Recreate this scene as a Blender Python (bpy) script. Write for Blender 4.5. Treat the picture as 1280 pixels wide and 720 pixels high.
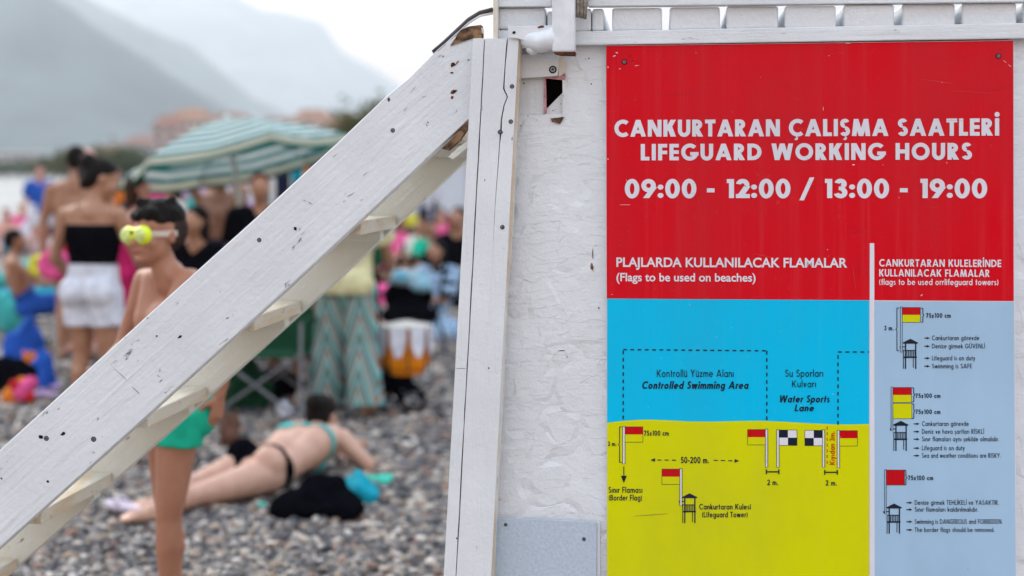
import bpy, bmesh, math, random
import numpy as np
from mathutils import Vector, Matrix, Euler

for o in list(bpy.data.objects):
    bpy.data.objects.remove(o)
S = bpy.context.scene
COL = S.collection
R = math.radians
random.seed(7)
RNG = np.random.default_rng(7)

# ------------------------------------------------------------------ camera, sky, sun, exposure
F = 1778.0            # focal length in photo pixels (1280 wide)
HY = 218.0            # horizon row
CH = 1.5              # camera height
cam = bpy.data.cameras.new('camera')
camo = bpy.data.objects.new('camera', cam)
COL.objects.link(camo)
camo.location = (0, 0, CH)
camo.rotation_euler = (R(90), 0, 0)
cam.sensor_width = 36.0
cam.lens = 36.0 * F / 1280.0
cam.shift_y = -(360.0 - HY) / 1280.0
cam.clip_start = 0.05
cam.clip_end = 40000
cam.dof.use_dof = True
cam.dof.focus_distance = 2.98
cam.dof.aperture_fstop = 1.9
cam.dof.aperture_blades = 0
S.camera = camo

SUN_AZ = R(-40)       # from +Y towards -X, ahead and to the left of the camera
SUN_EL = R(30)
W = bpy.data.worlds.new('World')
S.world = W
W.use_nodes = True
nt = W.node_tree
nt.nodes.clear()
wout = nt.nodes.new('ShaderNodeOutputWorld')
wbg = nt.nodes.new('ShaderNodeBackground')
sky = nt.nodes.new('ShaderNodeTexSky')
sky.sky_type = 'NISHITA'
sky.sun_disc = False
sky.sun_elevation = SUN_EL
sky.sun_rotation = SUN_AZ
sky.air_density = 1.0
sky.dust_density = 4.0
sky.ozone_density = 1.2
# thin bright high cloud over the whole sky: an even veil, a little warmer towards the horizon
tc = nt.nodes.new('ShaderNodeTexCoord')
sep = nt.nodes.new('ShaderNodeSeparateXYZ')
ramp = nt.nodes.new('ShaderNodeValToRGB')
ramp.color_ramp.elements[0].position = 0.10
ramp.color_ramp.elements[0].color = (7.4, 4.5, 2.2, 1)
ramp.color_ramp.elements[1].position = 0.42
ramp.color_ramp.elements[1].color = (7.5, 8.7, 10.2, 1)
cl = nt.nodes.new('ShaderNodeTexNoise')
cl.inputs['Scale'].default_value = 2.2
cl.inputs['Detail'].default_value = 4
clr = nt.nodes.new('ShaderNodeMapRange')
clr.inputs['To Min'].default_value = 0.72
clr.inputs['To Max'].default_value = 0.9
mix = nt.nodes.new('ShaderNodeMix')
mix.data_type = 'RGBA'
L = nt.links.new
L(tc.outputs['Generated'], sep.inputs[0])
L(sep.outputs['Z'], ramp.inputs[0])
L(tc.outputs['Generated'], cl.inputs['Vector'])
L(cl.outputs['Fac'], clr.inputs['Value'])
L(clr.outputs[0], mix.inputs['Factor'])
L(sky.outputs[0], mix.inputs['A'])
L(ramp.outputs[0], mix.inputs['B'])
L(mix.outputs['Result'], wbg.inputs['Color'])
wbg.inputs['Strength'].default_value = 0.12
L(wbg.outputs[0], wout.inputs[0])

sl = bpy.data.lights.new('sun', 'SUN')
sl.energy = 1.6
sl.angle = R(20)
sl.color = (1.0, 0.88, 0.74)
so = bpy.data.objects.new('sun', sl)
COL.objects.link(so)
sd = Vector((math.sin(SUN_AZ) * math.cos(SUN_EL), math.cos(SUN_AZ) * math.cos(SUN_EL), math.sin(SUN_EL)))
so.rotation_euler = sd.to_track_quat('Z', 'Y').to_euler()
so.location = (-5, 5, 12)

S.render.engine = 'CYCLES'
S.view_settings.view_transform = 'Standard'
S.view_settings.look = 'None'
S.view_settings.exposure = 0.92
S.view_settings.gamma = 1.0
S.cycles.volume_bounces = 1

# ------------------------------------------------------------------ helpers
def px(x, y, Y):
    """world point seen at photo pixel (x, y) at distance Y"""
    return Vector(((x - 640) / F * Y, Y, CH - (y - HY) / F * Y))

def X_(x, Y):
    return (x - 640) / F * Y

def srgb(r, g, b):
    def f(c):
        c /= 255.0
        return c / 12.92 if c <= 0.04045 else ((c + 0.055) / 1.055) ** 2.4
    return (f(r), f(g), f(b))

def tag(o, label=None, cat=None, group=None, kind=None):
    if label: o['label'] = label
    if cat: o['category'] = cat
    if group: o['group'] = group
    if kind: o['kind'] = kind
    return o

def empty(name, loc=(0, 0, 0), rz=0.0, label=None, cat=None, group=None):
    o = bpy.data.objects.new(name, None)
    o.empty_display_size = 0.1
    COL.objects.link(o)
    o.location = loc
    o.rotation_euler = (0, 0, rz)
    return tag(o, label, cat, group)

def link_mesh(name, me, mat=None, parent=None, smooth=False):
    if mat is not None and len(me.materials) == 0:
        if isinstance(mat, (list, tuple)):
            for m in mat: me.materials.append(m)
        else:
            me.materials.append(mat)
    if smooth:
        me.polygons.foreach_set('use_smooth', [True] * len(me.polygons))
    o = bpy.data.objects.new(name, me)
    COL.objects.link(o)
    if parent: o.parent = parent
    return o

def obj(name, bm, mat=None, parent=None, smooth=False):
    me = bpy.data.meshes.new(name)
    bm.normal_update()
    bm.to_mesh(me)
    bm.free()
    return link_mesh(name, me, mat, parent, smooth)

def box(bm, x0, x1, y0, y1, z0, z1, M=None, mi=0):
    vs = [bm.verts.new((x, y, z)) for x in (x0, x1) for y in (y0, y1) for z in (z0, z1)]
    fs = []
    for f in ((0, 1, 3, 2), (4, 6, 7, 5), (0, 4, 5, 1), (2, 3, 7, 6), (0, 2, 6, 4), (1, 5, 7, 3)):
        fc = bm.faces.new([vs[i] for i in f]); fc.material_index = mi; fs.append(fc)
    if M is not None:
        bmesh.ops.transform(bm, matrix=M, verts=vs)
    return vs, fs

def bevel_all(bm, w, seg=2):
    bmesh.ops.recalc_face_normals(bm, faces=bm.faces[:])
    bmesh.ops.bevel(bm, geom=bm.edges[:], offset=w, segments=seg, affect='EDGES', profile=0.5)

def prism(bm, pts, y0, y1, mi=0):
    """polygon pts (x,z) extruded from y0 to y1"""
    a = [bm.verts.new((p[0], y0, p[1])) for p in pts]
    b = [bm.verts.new((p[0], y1, p[1])) for p in pts]
    n = len(pts)
    fs = [bm.faces.new(a), bm.faces.new(b[::-1])]
    for i in range(n):
        fs.append(bm.faces.new((a[i], b[i], b[(i + 1) % n], a[(i + 1) % n])))
    for f in fs: f.material_index = mi
    bmesh.ops.recalc_face_normals(bm, faces=fs)
    return fs

def tube(bm, pts, rad, seg=10, cap=True):
    """tube along a polyline; rad number or list"""
    pts = [Vector(p) for p in pts]
    n = len(pts)
    if not isinstance(rad, (list, tuple)): rad = [rad] * n
    rings = []
    up = None
    for i in range(n):
        t = (pts[min(i + 1, n - 1)] - pts[max(i - 1, 0)]).normalized()
        if up is None:
            up = Vector((0, 0, 1)) if abs(t.z) < 0.9 else Vector((1, 0, 0))
        a = t.cross(up).normalized()
        b = a.cross(t).normalized()
        up = b
        rings.append([bm.verts.new(pts[i] + (a * math.cos(q) + b * math.sin(q)) * rad[i])
                      for q in [2 * math.pi * k / seg for k in range(seg)]])
    for i in range(n - 1):
        for k in range(seg):
            bm.faces.new((rings[i][k], rings[i][(k + 1) % seg], rings[i + 1][(k + 1) % seg], rings[i + 1][k]))
    if cap:
        bm.faces.new(rings[0][::-1]); bm.faces.new(rings[-1])

def sphere(bm, c, r, u=12, v=8, M=None):
    if not isinstance(r, (list, tuple)): r = (r, r, r)
    m = Matrix.Translation(Vector(c)) @ (M.to_4x4() if M is not None else Matrix.Identity(4)) @ Matrix.Diagonal((r[0], r[1], r[2], 1))
    bmesh.ops.create_uvsphere(bm, u_segments=u, v_segments=v, radius=1.0, matrix=m)

# ------------------------------------------------------------------ materials
def newmat(name):
    m = bpy.data.materials.new(name)
    m.use_nodes = True
    n = m.node_tree
    b = n.nodes['Principled BSDF']
    return m, n, b

def c4(c): return (c[0], c[1], c[2], 1)

def node(n, t, **kw):
    x = n.nodes.new(t)
    for k, v in kw.items():
        if k in x.inputs: x.inputs[k].default_value = v
        else: setattr(x, k, v)
    return x

def coords(n, scale=(1, 1, 1), rot=(0, 0, 0)):
    t = n.nodes.new('ShaderNodeTexCoord')
    m = n.nodes.new('ShaderNodeMapping')
    m.inputs['Scale'].default_value = scale
    m.inputs['Rotation'].default_value = rot
    n.links.new(t.outputs['Object'], m.inputs['Vector'])
    return m.outputs[0]

def mixc(n, fac, a, b, mode='MIX'):
    m = n.nodes.new('ShaderNodeMix'); m.data_type = 'RGBA'; m.blend_type = mode
    for k, v in (('Factor', fac), ('A', a), ('B', b)):
        if hasattr(v, 'links'): n.links.new(v, m.inputs[k] if k == 'Factor' else [i for i in m.inputs if i.name == k and i.type == 'RGBA'][0])
        elif k == 'Factor': m.inputs[k].default_value = v
        else: [i for i in m.inputs if i.name == k and i.type == 'RGBA'][0].default_value = c4(v)
    return [o for o in m.outputs if o.type == 'RGBA'][0]

def thresh(n, v, lo, hi):
    m = n.nodes.new('ShaderNodeMapRange')
    m.inputs['From Min'].default_value = lo
    m.inputs['From Max'].default_value = hi
    n.links.new(v, m.inputs['Value'])
    return m.outputs[0]

def bump(n, b, h, strength=0.5, dist=0.002):
    x = n.nodes.new('ShaderNodeBump')
    x.inputs['Strength'].default_value = strength
    x.inputs['Distance'].default_value = dist
    n.links.new(h, x.inputs['Height'])
    n.links.new(x.outputs[0], b.inputs['Normal'])
    return x

def plain(name, col, rough=0.6, metal=0.0, var=0.12, scale=14.0, bmp=0.0, sub=0.0, noise_col=None):
    m, n, b = newmat(name)
    co = coords(n)
    nz = node(n, 'ShaderNodeTexNoise', Scale=scale, Detail=4.0)
    n.links.new(co, nz.inputs['Vector'])
    dark = noise_col if noise_col else tuple(c * (1 - 2.2 * var) for c in col)
    c = mixc(n, thresh(n, nz.outputs['Fac'], 0.35, 0.65), dark, tuple(min(1, x * (1 + var * .4)) for x in col))
    n.links.new(c, b.inputs['Base Color'])
    b.inputs['Roughness'].default_value = rough
    b.inputs['Metallic'].default_value = metal
    if rough >= .55: b.inputs['Specular IOR Level'].default_value = 0.08
    if sub:
        b.inputs['Subsurface Weight'].default_value = sub
        b.inputs['Subsurface Radius'].default_value = (0.012, 0.005, 0.003)
        b.inputs['Subsurface Scale'].default_value = 1.0
    if bmp:
        bump(n, b, nz.outputs['Fac'], bmp, 0.01)
    return m

def painted_wood(name, base=(0.74, 0.755, 0.775), wear=0.5, along='X', tan=0.0, dirt=0.5):
    """old white paint on timber: fine grain along one axis, grey grime, rust specks and bare patches"""
    m, n, b = newmat(name)
    sc = {'X': (1.2, 26, 26), 'Z': (26, 26, 1.2), 'Y': (26, 1.2, 26)}[along]
    g = node(n, 'ShaderNodeTexNoise', Scale=3.0, Detail=8.0, Roughness=0.65)
    n.links.new(coords(n, sc), g.inputs['Vector'])
    big = node(n, 'ShaderNodeTexNoise', Scale=5.0, Detail=7.0, Roughness=0.62)
    n.links.new(coords(n), big.inputs['Vector'])
    fine = node(n, 'ShaderNodeTexNoise', Scale=90.0, Detail=5.0, Roughness=0.7)
    n.links.new(coords(n), fine.inputs['Vector'])
    col = mixc(n, thresh(n, big.outputs['Fac'], 0.36, 0.66), tuple(c * 0.9 for c in base), base)
    # grime following the grain
    gr = thresh(n, g.outputs['Fac'], 0.56, 0.74)
    mm = node(n, 'ShaderNodeMath', operation='MULTIPLY'); n.links.new(gr, mm.inputs[0])
    mk = thresh(n, big.outputs['Fac'], 0.44, 0.62); n.links.new(mk, mm.inputs[1])
    ms = node(n, 'ShaderNodeMath', operation='MULTIPLY'); n.links.new(mm.outputs[0], ms.inputs[0]); ms.inputs[1].default_value = min(1.0, dirt * 1.35)
    col = mixc(n, ms.outputs[0], col, (0.40, 0.39, 0.37))
    # chipped specks
    vo = node(n, 'ShaderNodeTexNoise', Scale=34.0, Detail=6.0, Roughness=0.75)
    n.links.new(coords(n, tuple(0.4 if s < 2 else 1.4 for s in sc)), vo.inputs['Vector'])
    sp = thresh(n, vo.outputs['Fac'], 0.69 - 0.07 * wear, 0.715 - 0.07 * wear)
    col = mixc(n, sp, col, (0.22, 0.18, 0.14))
    if tan:
        tn = node(n, 'ShaderNodeTexNoise', Scale=9.0, Detail=6.0, Roughness=0.6)
        n.links.new(coords(n, tuple(0.5 if s < 2 else 3 for s in sc)), tn.inputs['Vector'])
        col = mixc(n, thresh(n, tn.outputs['Fac'], 0.62 - 0.4 * tan, 0.70 - 0.3 * tan), col, (0.62, 0.50, 0.34))
    n.links.new(col, b.inputs['Base Color'])
    b.inputs['Roughness'].default_value = 0.42
    ad = node(n, 'ShaderNodeMath', operation='MULTIPLY_ADD')
    n.links.new(g.outputs['Fac'], ad.inputs[0]); ad.inputs[1].default_value = 1.6
    n.links.new(fine.outputs['Fac'], ad.inputs[2])
    ad2 = node(n, 'ShaderNodeMath', operation='SUBTRACT'); n.links.new(ad.outputs[0], ad2.inputs[0]); n.links.new(sp, ad2.inputs[1])
    bump(n, b, ad2.outputs[0], 0.7, 0.0025)
    return m

def osb_mat():
    """white paint rolled over strand board: flakes at every angle, ridges at their edges"""
    m, n, b = newmat('painted_strand_board')
    base = (0.76, 0.775, 0.80)
    hs = []
    tcn = n.nodes.new('ShaderNodeTexCoord')
    warp = node(n, 'ShaderNodeTexNoise', Scale=7.0, Detail=3.0)
    n.links.new(tcn.outputs['Object'], warp.inputs['Vector'])
    wv = node(n, 'ShaderNodeVectorMath', operation='MULTIPLY_ADD')
    n.links.new(warp.outputs['Color'], wv.inputs[0]); wv.inputs[1].default_value = (0.05, 0.05, 0.05)
    n.links.new(tcn.outputs['Object'], wv.inputs[2])
    for k, ang in enumerate((12, 68, 128, 168, 40)):
        mp = n.nodes.new('ShaderNodeMapping')
        mp.inputs['Rotation'].default_value = (0, R(ang), 0)
        mp.inputs['Scale'].default_value = (11, 1, 58)
        mp.inputs['Location'].default_value = (k * 3.3, 0.5, k * 1.7)
        n.links.new(wv.outputs[0], mp.inputs['Vector'])
        v = node(n, 'ShaderNodeTexVoronoi', Scale=1.0)
        n.links.new(mp.outputs[0], v.inputs['Vector'])
        sx = n.nodes.new('ShaderNodeSeparateColor'); n.links.new(v.outputs['Color'], sx.inputs[0])
        msk = node(n, 'ShaderNodeTexNoise', Scale=9.0, Detail=1.0)
        mp2 = n.nodes.new('ShaderNodeMapping'); mp2.inputs['Location'].default_value = (k * 7.1, k, k * 2.2)
        n.links.new(tcn.outputs['Object'], mp2.inputs['Vector']); n.links.new(mp2.outputs[0], msk.inputs['Vector'])
        mu = node(n, 'ShaderNodeMath', operation='MULTIPLY')
        n.links.new(sx.outputs[0], mu.inputs[0]); n.links.new(thresh(n, msk.outputs['Fac'], 0.50, 0.58), mu.inputs[1])
        hs.append(mu.outputs[0])
    h = hs[0]
    for q in hs[1:]:
        a = node(n, 'ShaderNodeMath', operation='MAXIMUM'); n.links.new(h, a.inputs[0]); n.links.new(q, a.inputs[1]); h = a.outputs[0]
    fine = node(n, 'ShaderNodeTexNoise', Scale=130.0, Detail=5.0, Roughness=0.7)
    n.links.new(tcn.outputs['Object'], fine.inputs['Vector'])
    lump = node(n, 'ShaderNodeTexNoise', Scale=30.0, Detail=4.0, Roughness=0.6)
    n.links.new(tcn.outputs['Object'], lump.inputs['Vector'])
    s1 = node(n, 'ShaderNodeMath', operation='MULTIPLY_ADD'); n.links.new(fine.outputs['Fac'], s1.inputs[0]); s1.inputs[1].default_value = 0.35; n.links.new(h, s1.inputs[2])
    s2 = node(n, 'ShaderNodeMath', operation='MULTIPLY_ADD'); n.links.new(lump.outputs['Fac'], s2.inputs[0]); s2.inputs[1].default_value = 0.5; n.links.new(s1.outputs[0], s2.inputs[2])
    bump(n, b, s2.outputs[0], 0.9, 0.0052)
    big = node(n, 'ShaderNodeTexNoise', Scale=4.0, Detail=6.0)
    n.links.new(tcn.outputs['Object'], big.inputs['Vector'])
    col = mixc(n, thresh(n, big.outputs['Fac'], 0.35, 0.65), tuple(c * 0.93 for c in base), base)
    # grime caught in small pits
    sp = node(n, 'ShaderNodeTexNoise', Scale=60.0, Detail=7.0, Roughness=0.75)
    n.links.new(tcn.outputs['Object'], sp.inputs['Vector'])
    mq = node(n, 'ShaderNodeMath', operation='MULTIPLY')
    n.links.new(thresh(n, sp.outputs['Fac'], 0.66, 0.74), mq.inputs[0]); n.links.new(thresh(n, big.outputs['Fac'], 0.45, 0.65), mq.inputs[1])
    col = mixc(n, mq.outputs[0], col, (0.42, 0.41, 0.40))
    n.links.new(col, b.inputs['Base Color'])
    b.inputs['Roughness'].default_value = 0.45
    return m

def print_mat(name, col, streak=0.10, rough=0.38):
    """printed vinyl, faint vertical streaks and fine scratches"""
    m, n, b = newmat(name)
    s = node(n, 'ShaderNodeTexNoise', Scale=1.0, Detail=6.0, Roughness=0.7)
    n.links.new(coords(n, (42, 1, 0.8)), s.inputs['Vector'])
    big = node(n, 'ShaderNodeTexNoise', Scale=3.0, Detail=5.0)
    n.links.new(coords(n), big.inputs['Vector'])
    c = mixc(n, thresh(n, s.outputs['Fac'], 0.5, 0.75), col, tuple(min(1, x * (1 - streak) + streak * 0.45) for x in col))
    fade = node(n, 'ShaderNodeTexNoise', Scale=2.3, Detail=7.0, Roughness=.6)
    n.links.new(coords(n, (1.4, 1, .7)), fade.inputs['Vector'])
    c = mixc(n, thresh(n, fade.outputs['Fac'], 0.40, 0.68), c, tuple(min(1, x * .84 + .012) for x in col))
    dst = node(n, 'ShaderNodeTexNoise', Scale=55.0, Detail=8.0, Roughness=.8)
    n.links.new(coords(n), dst.inputs['Vector'])
    dm = node(n, 'ShaderNodeMath', operation='MULTIPLY'); n.links.new(thresh(n, dst.outputs['Fac'], .60, .74), dm.inputs[0]); dm.inputs[1].default_value = .22
    c = mixc(n, dm.outputs[0], c, (.42, .38, .36))
    sc = node(n, 'ShaderNodeTexNoise', Scale=1.0, Detail=3.0, Roughness=0.8)
    n.links.new(coords(n, (2.2, 1, 160), (0, R(4), 0)), sc.inputs['Vector'])
    mu = node(n, 'ShaderNodeMath', operation='MULTIPLY')
    n.links.new(thresh(n, sc.outputs['Fac'], 0.70, 0.72), mu.inputs[0]); n.links.new(thresh(n, big.outputs['Fac'], 0.5, 0.6), mu.inputs[1])
    mu2 = node(n, 'ShaderNodeMath', operation='MULTIPLY'); n.links.new(mu.outputs[0], mu2.inputs[0]); mu2.inputs[1].default_value = min(1.0, streak * 3)
    c = mixc(n, mu2.outputs[0], c, (0.6, 0.55, 0.55))
    n.links.new(c, b.inputs['Base Color'])
    b.inputs['Roughness'].default_value = rough
    b.inputs['Specular IOR Level'].default_value = 0.06
    bump(n, b, big.outputs['Fac'], 0.25, 0.004)
    return m

MAT = {}
MAT['wood'] = painted_wood('white_painted_timber', dirt=0.75, wear=0.6)
MAT['wood_z'] = painted_wood('white_painted_post', along='Z', wear=0.2, dirt=0.35)
MAT['wood_x'] = painted_wood('white_painted_trim', along='X', wear=0.15, dirt=0.3)
MAT['wood_end'] = painted_wood('white_painted_plank', along='Y', wear=0.15, dirt=0.3)
MAT['wood_tan'] = painted_wood('yellowed_painted_timber', base=(0.68, 0.64, 0.54), along='Y', wear=0.9, tan=0.42, dirt=0.7)
MAT['wood_bounce'] = painted_wood('bounce_tinted_timber', base=(0.68, 0.665, 0.59), along='X', wear=0.4, tan=0.0, dirt=0.6)  # white paint with warm bounce from the shingle put into its colour
MAT['edge'] = painted_wood('worn_timber_edge', base=(0.73, 0.72, 0.69), along='Z', wear=0.9, tan=0.42, dirt=0.6)
MAT['bare'] = plain('bare_splintered_wood', (0.26, 0.15, 0.085), 0.9, var=0.3, scale=60, bmp=0.6, noise_col=(0.05, 0.03, 0.02))
MAT['osb'] = osb_mat()
MAT['dark'] = plain('painted_shade_black', (0.012, 0.006, 0.006), 0.9)  # black that stands in for shade inside the opening and the crack
MAT['hole'] = plain('dark_hole', (0.015, 0.012, 0.012), 0.9, var=0.05)
MAT['rust'] = plain('rust', (0.16, 0.055, 0.025), 0.85, var=0.3, scale=200, noise_col=(0.04, 0.018, 0.01))
MAT['steel'] = plain('screw_steel', (0.34, 0.37, 0.40), 0.35, metal=0.9, scale=300)
MAT['pinkpaint'] = plain('faded_pink_paint', (0.60, 0.30, 0.33), 0.6, scale=90, var=0.15)
MAT['metal_white'] = plain('white_enamelled_pipe', (0.74, 0.76, 0.79), 0.28, scale=30, var=0.05, bmp=0.15)
MAT['galv'] = plain('galvanised_sheet', (0.50, 0.58, 0.68), 0.5, metal=0.15, scale=150, var=0.05, bmp=0.1)
MAT['cable'] = plain('black_rubber_edge', (0.06, 0.055, 0.065), 0.5, scale=50)
MAT['greyrib'] = plain('brown_rope', (0.33, 0.28, 0.23), 0.9, scale=150, var=0.2)
MAT['s_red'] = print_mat('sign_red', (0.66, 0.002, 0.012), 0.08)
MAT['s_cyan'] = print_mat('sign_cyan', (0.002, 0.50, 0.80), 0.02)
MAT['s_yellow'] = print_mat('sign_yellow', (0.66, 0.66, 0.002), 0.015)
MAT['s_pale'] = print_mat('sign_pale_blue', (0.38, 0.55, 0.72), 0.05)
MAT['s_white'] = print_mat('sign_white', (0.74, 0.72, 0.78), 0.03)
MAT['s_black'] = print_mat('sign_ink', (0.012, 0.018, 0.035), 0.01)
MAT['s_flagred'] = print_mat('sign_flag_red', (0.55, 0.003, 0.008), 0.02)

# ------------------------------------------------------------------ lifeguard tower frame (local: u right, y away, z up)
YAW = R(-6.0)
T0 = Vector((X_(758, 3.0), 3.0, 0))
UX = Vector((math.cos(YAW), math.sin(YAW), 0))
NY = Vector((-math.sin(YAW), math.cos(YAW), 0))
def W2(x, y, d=0.0):
    """tower-local (u, z) of photo pixel on the plane at local depth d"""
    a = (x - 640) / F; b = -(y - HY) / F
    dr = Vector((a, 1, b)); C0 = Vector((0, 0, CH))
    t = ((T0 + NY * d) - C0).dot(NY) / dr.dot(NY)
    p = C0 + dr * t
    return ((p - T0).dot(UX), p.z)

tower = empty('lifeguard_tower', T0, YAW, 'white painted wooden lifeguard tower with leaning corner post and stair down to the left', 'lifeguard tower')

def quadpts(pts, d):
    return [W2(x, y, d) for x, y in pts]

WALL = 0.020   # depth of the wall face; sign face sits at 0.0
# wall panel with a broken opening near its top left corner
def wall_panel():
    bm = bmesh.new()
    us = [W2(645, 300, WALL)[0], W2(680, 300, WALL)[0], W2(706, 300, WALL)[0], 1.42]
    zt = W2(1000, 42, WALL)[1]
    zs = [0.02, W2(650, 143, WALL)[1], W2(650, 96, WALL)[1], zt]
    for i in range(3):
        for j in range(3):
            if j == 1 and i == 1: continue
            if j >= 1 and i == 0: continue
            u0, u1, z0, z1 = us[i], us[i + 1], zs[j], zs[j + 1]
            if j == 2 and i == 1: continue
            ul = W2(592, 1000, WALL)[0] if (i == 0 and j == 0) else u0
            v = [bm.verts.new(p) for p in ((ul, WALL, z0), (u1, WALL, z0), (u1, WALL, z1), (u0, WALL, z1))]
            bm.faces.new(v)
    bmesh.ops.remove_doubles(bm, verts=bm.verts[:], dist=1e-5)
    r = bmesh.ops.extrude_face_region(bm, geom=bm.faces[:])
    bmesh.ops.translate(bm, vec=(0, 0.015, 0), verts=[v for v in r['geom'] if isinstance(v, bmesh.types.BMVert)])
    bmesh.ops.recalc_face_normals(bm, faces=bm.faces[:])
    return obj('wall_panel', bm, MAT['osb'], tower)
wall_panel()
# return wall on the far right and inner side, back wall
bm = bmesh.new(); box(bm, 1.405, 1.42, 0.037, 1.45, 0.02, 1.80); obj('wall_panel', bm, MAT['osb'], tower)
bm = bmesh.new(); box(bm, -0.185, -0.170, 0.037, 1.45, 0.02, 1.74); obj('wall_panel', bm, MAT['osb'], tower)
bm = bmesh.new(); box(bm, -0.15, 1.405, 1.435, 1.45, 0.02, 1.74); obj('wall_panel', bm, MAT['osb'], tower)

# things inside the broken corner: backing board, offcut, black sheet painting the shade within
def slab(name, pts, d0, d1, mat, parent=tower, bev=0.0015):
    bm = bmesh.new()
    prism(bm, quadpts(pts, d0), d0, d1)
    if bev: bevel_all(bm, bev, 2)
    return obj(name, bm, mat, parent)
slab('backing_board', [(640, 60), (681, 60), (680, 143), (640, 143)], 0.024, 0.034, MAT['wood_z'])
slab('offcut', [(678, 141), (705, 114), (710, 120), (710, 147), (678, 147)], 0.030, 0.036, MAT['wood_z'])
slab('void_shade_sheet', [(660, 80), (730, 80), (730, 160), (660, 160)], 0.13, 0.14, MAT['dark'])  # added black sheet, paints the shade behind the opening
slab('opening_edge', [(679.5, 95), (682, 96), (683, 140), (680, 143)], 0.018, 0.03, MAT['pinkpaint'], bev=0)
slab('opening_edge', [(681, 96), (707, 94), (706.5, 100.5), (683, 98)], 0.0175, 0.0195, MAT['pinkpaint'], bev=0)
slab('opening_edge', [(703, 98), (708, 97), (707, 147), (703.5, 146)], 0.018, 0.03, MAT['wood_z'], bev=0)
slab('splinter', [(688, 148), (702, 152), (705, 146), (700, 155), (690, 152)], 0.0165, 0.0195, MAT['bare'], bev=0)
slab('bracket_plate', [(651, 68), (699, 66), (697, 95), (651, 98)], 0.006, 0.016, MAT['wood_x'])
slab('spacer_block', [(697, 68), (706, 66), (706, 92), (698, 96)], 0.010, 0.0195, MAT['wood_tan'])

# corner post: narrow board, wide board split by a crack, worn right edge
def Lx(x0, x1, y):            # x along a leaning line between rows 48 and 720
    return x0 + (x1 - x0) * (y - 48) / 672.0
def post_strip(name, xa0, xa1, xb0, xb1, d0, d1, mat, jag=0, top=48, rows=None, jagr=0, bev=0.0012):
    rows = rows or [top, 140, 230, 330, 430, 520, 620, 720, 900, 1090]
    pl = []; pr = []
    for i, y in enumerate(rows):
        pl.append(W2(Lx(xa0, xa1, y) + (random.uniform(-jag, jag) if jag else 0), y, d0))
        pr.append(W2(Lx(xb0, xb1, y) + (random.uniform(-jagr, jagr) if jagr else 0), y, d0))
    bm = bmesh.new()
    a = [bm.verts.new((p[0], d0, p[1])) for p in pl]; b = [bm.verts.new((p[0], d0, p[1])) for p in pr]
    for i in range(len(rows) - 1):
        bm.faces.new((a[i], a[i + 1], b[i + 1], b[i]))
    r = bmesh.ops.extrude_face_region(bm, geom=bm.faces[:])
    bmesh.ops.translate(bm, vec=(0, d1 - d0, 0), verts=[v for v in r['geom'] if isinstance(v, bmesh.types.BMVert)])
    bmesh.ops.recalc_face_normals(bm, faces=bm.faces[:])
    if bev:
        es = [e for e in bm.edges if len(e.link_faces) == 2 and e.calc_face_angle(0) > 0.6]
        bmesh.ops.bevel(bm, geom=es, offset=bev, segments=2, affect='EDGES', profile=0.5)
    return obj(name, bm, mat, tower)
PD0, PD1 = -0.045, -0.004
rows_f = [48] + list(range(70, 721, 22)) + [900, 1090]
post_strip('post_board', 591.5, 554.5, 605.4, 569.4, PD0, PD1, MAT['wood_z'], jagr=0.35, rows=rows_f)
# wide board: top third split by a jagged crack
crack = [(48, 634.5, 0.8), (62, 633, 0.9), (80, 631.5, 0.6), (100, 630.2, 0.7), (111, 629.6, 1.0), (121, 634.2, 0.7), (132, 630.0, 0.7), (150, 626.6, 0.8),
         (165, 626.0, 1.1), (180, 624.4, 0.5), (205, 622.8, 0.4), (235, 620.4, 0.3), (262, 618.6, 0.2), (290, 617.2, 0.12), (320, 615.6, 0.02)]
def wide_board():
    bm = bmesh.new()
    def col(pts):
        return [bm.verts.new((W2(x, y, PD0)[0], PD0, W2(x, y, PD0)[1])) for x, y in pts]
    ys = [c[0] for c in crack] + [430, 540, 650, 720, 900, 1090]
    cx = {c[0]: (c[1] - c[2], c[1] + c[2]) for c in crack}
    Lp = col([(Lx(606.6, 570.6, y) + random.uniform(-.3, .3), y) for y in ys])
    Rp = col([(Lx(648.5, 614.0, y), y) for y in ys])
    mid = [cx.get(y, (Lx(630.0, 595.0, y),) * 2) for y in ys]
    A = col([(m[0], y) for m, y in zip(mid, ys)])
    B = [A[i] if ys[i] > 320 else bm.verts.new((W2(mid[i][1], ys[i], PD0)[0], PD0, W2(mid[i][1], ys[i], PD0)[1])) for i in range(len(ys))]
    for i in range(len(ys) - 1):
        bm.faces.new((Lp[i], Lp[i + 1], A[i + 1], A[i]))
        bm.faces.new((B[i], B[i + 1], Rp[i + 1], Rp[i]))
    r = bmesh.ops.extrude_face_region(bm, geom=bm.faces[:])
    bmesh.ops.translate(bm, vec=(0, 0.03, 0), verts=[v for v in r['geom'] if isinstance(v, bmesh.types.BMVert)])
    bmesh.ops.recalc_face_normals(bm, faces=bm.faces[:])
    es = [e for e in bm.edges if len(e.link_faces) == 2 and e.calc_face_angle(0) > 0.6]
    bmesh.ops.bevel(bm, geom=es, offset=0.0004, segments=1, affect='EDGES')
    return obj('post_board', bm, MAT['wood_z'], tower)
wb = wide_board()
post_strip('crack_shade_strip', 600, 565, 642, 607, -0.0148, -0.003, MAT['dark'], rows=[50, 720, 1090], bev=0)  # black slab behind the boards, paints the shade in the crack
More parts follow.
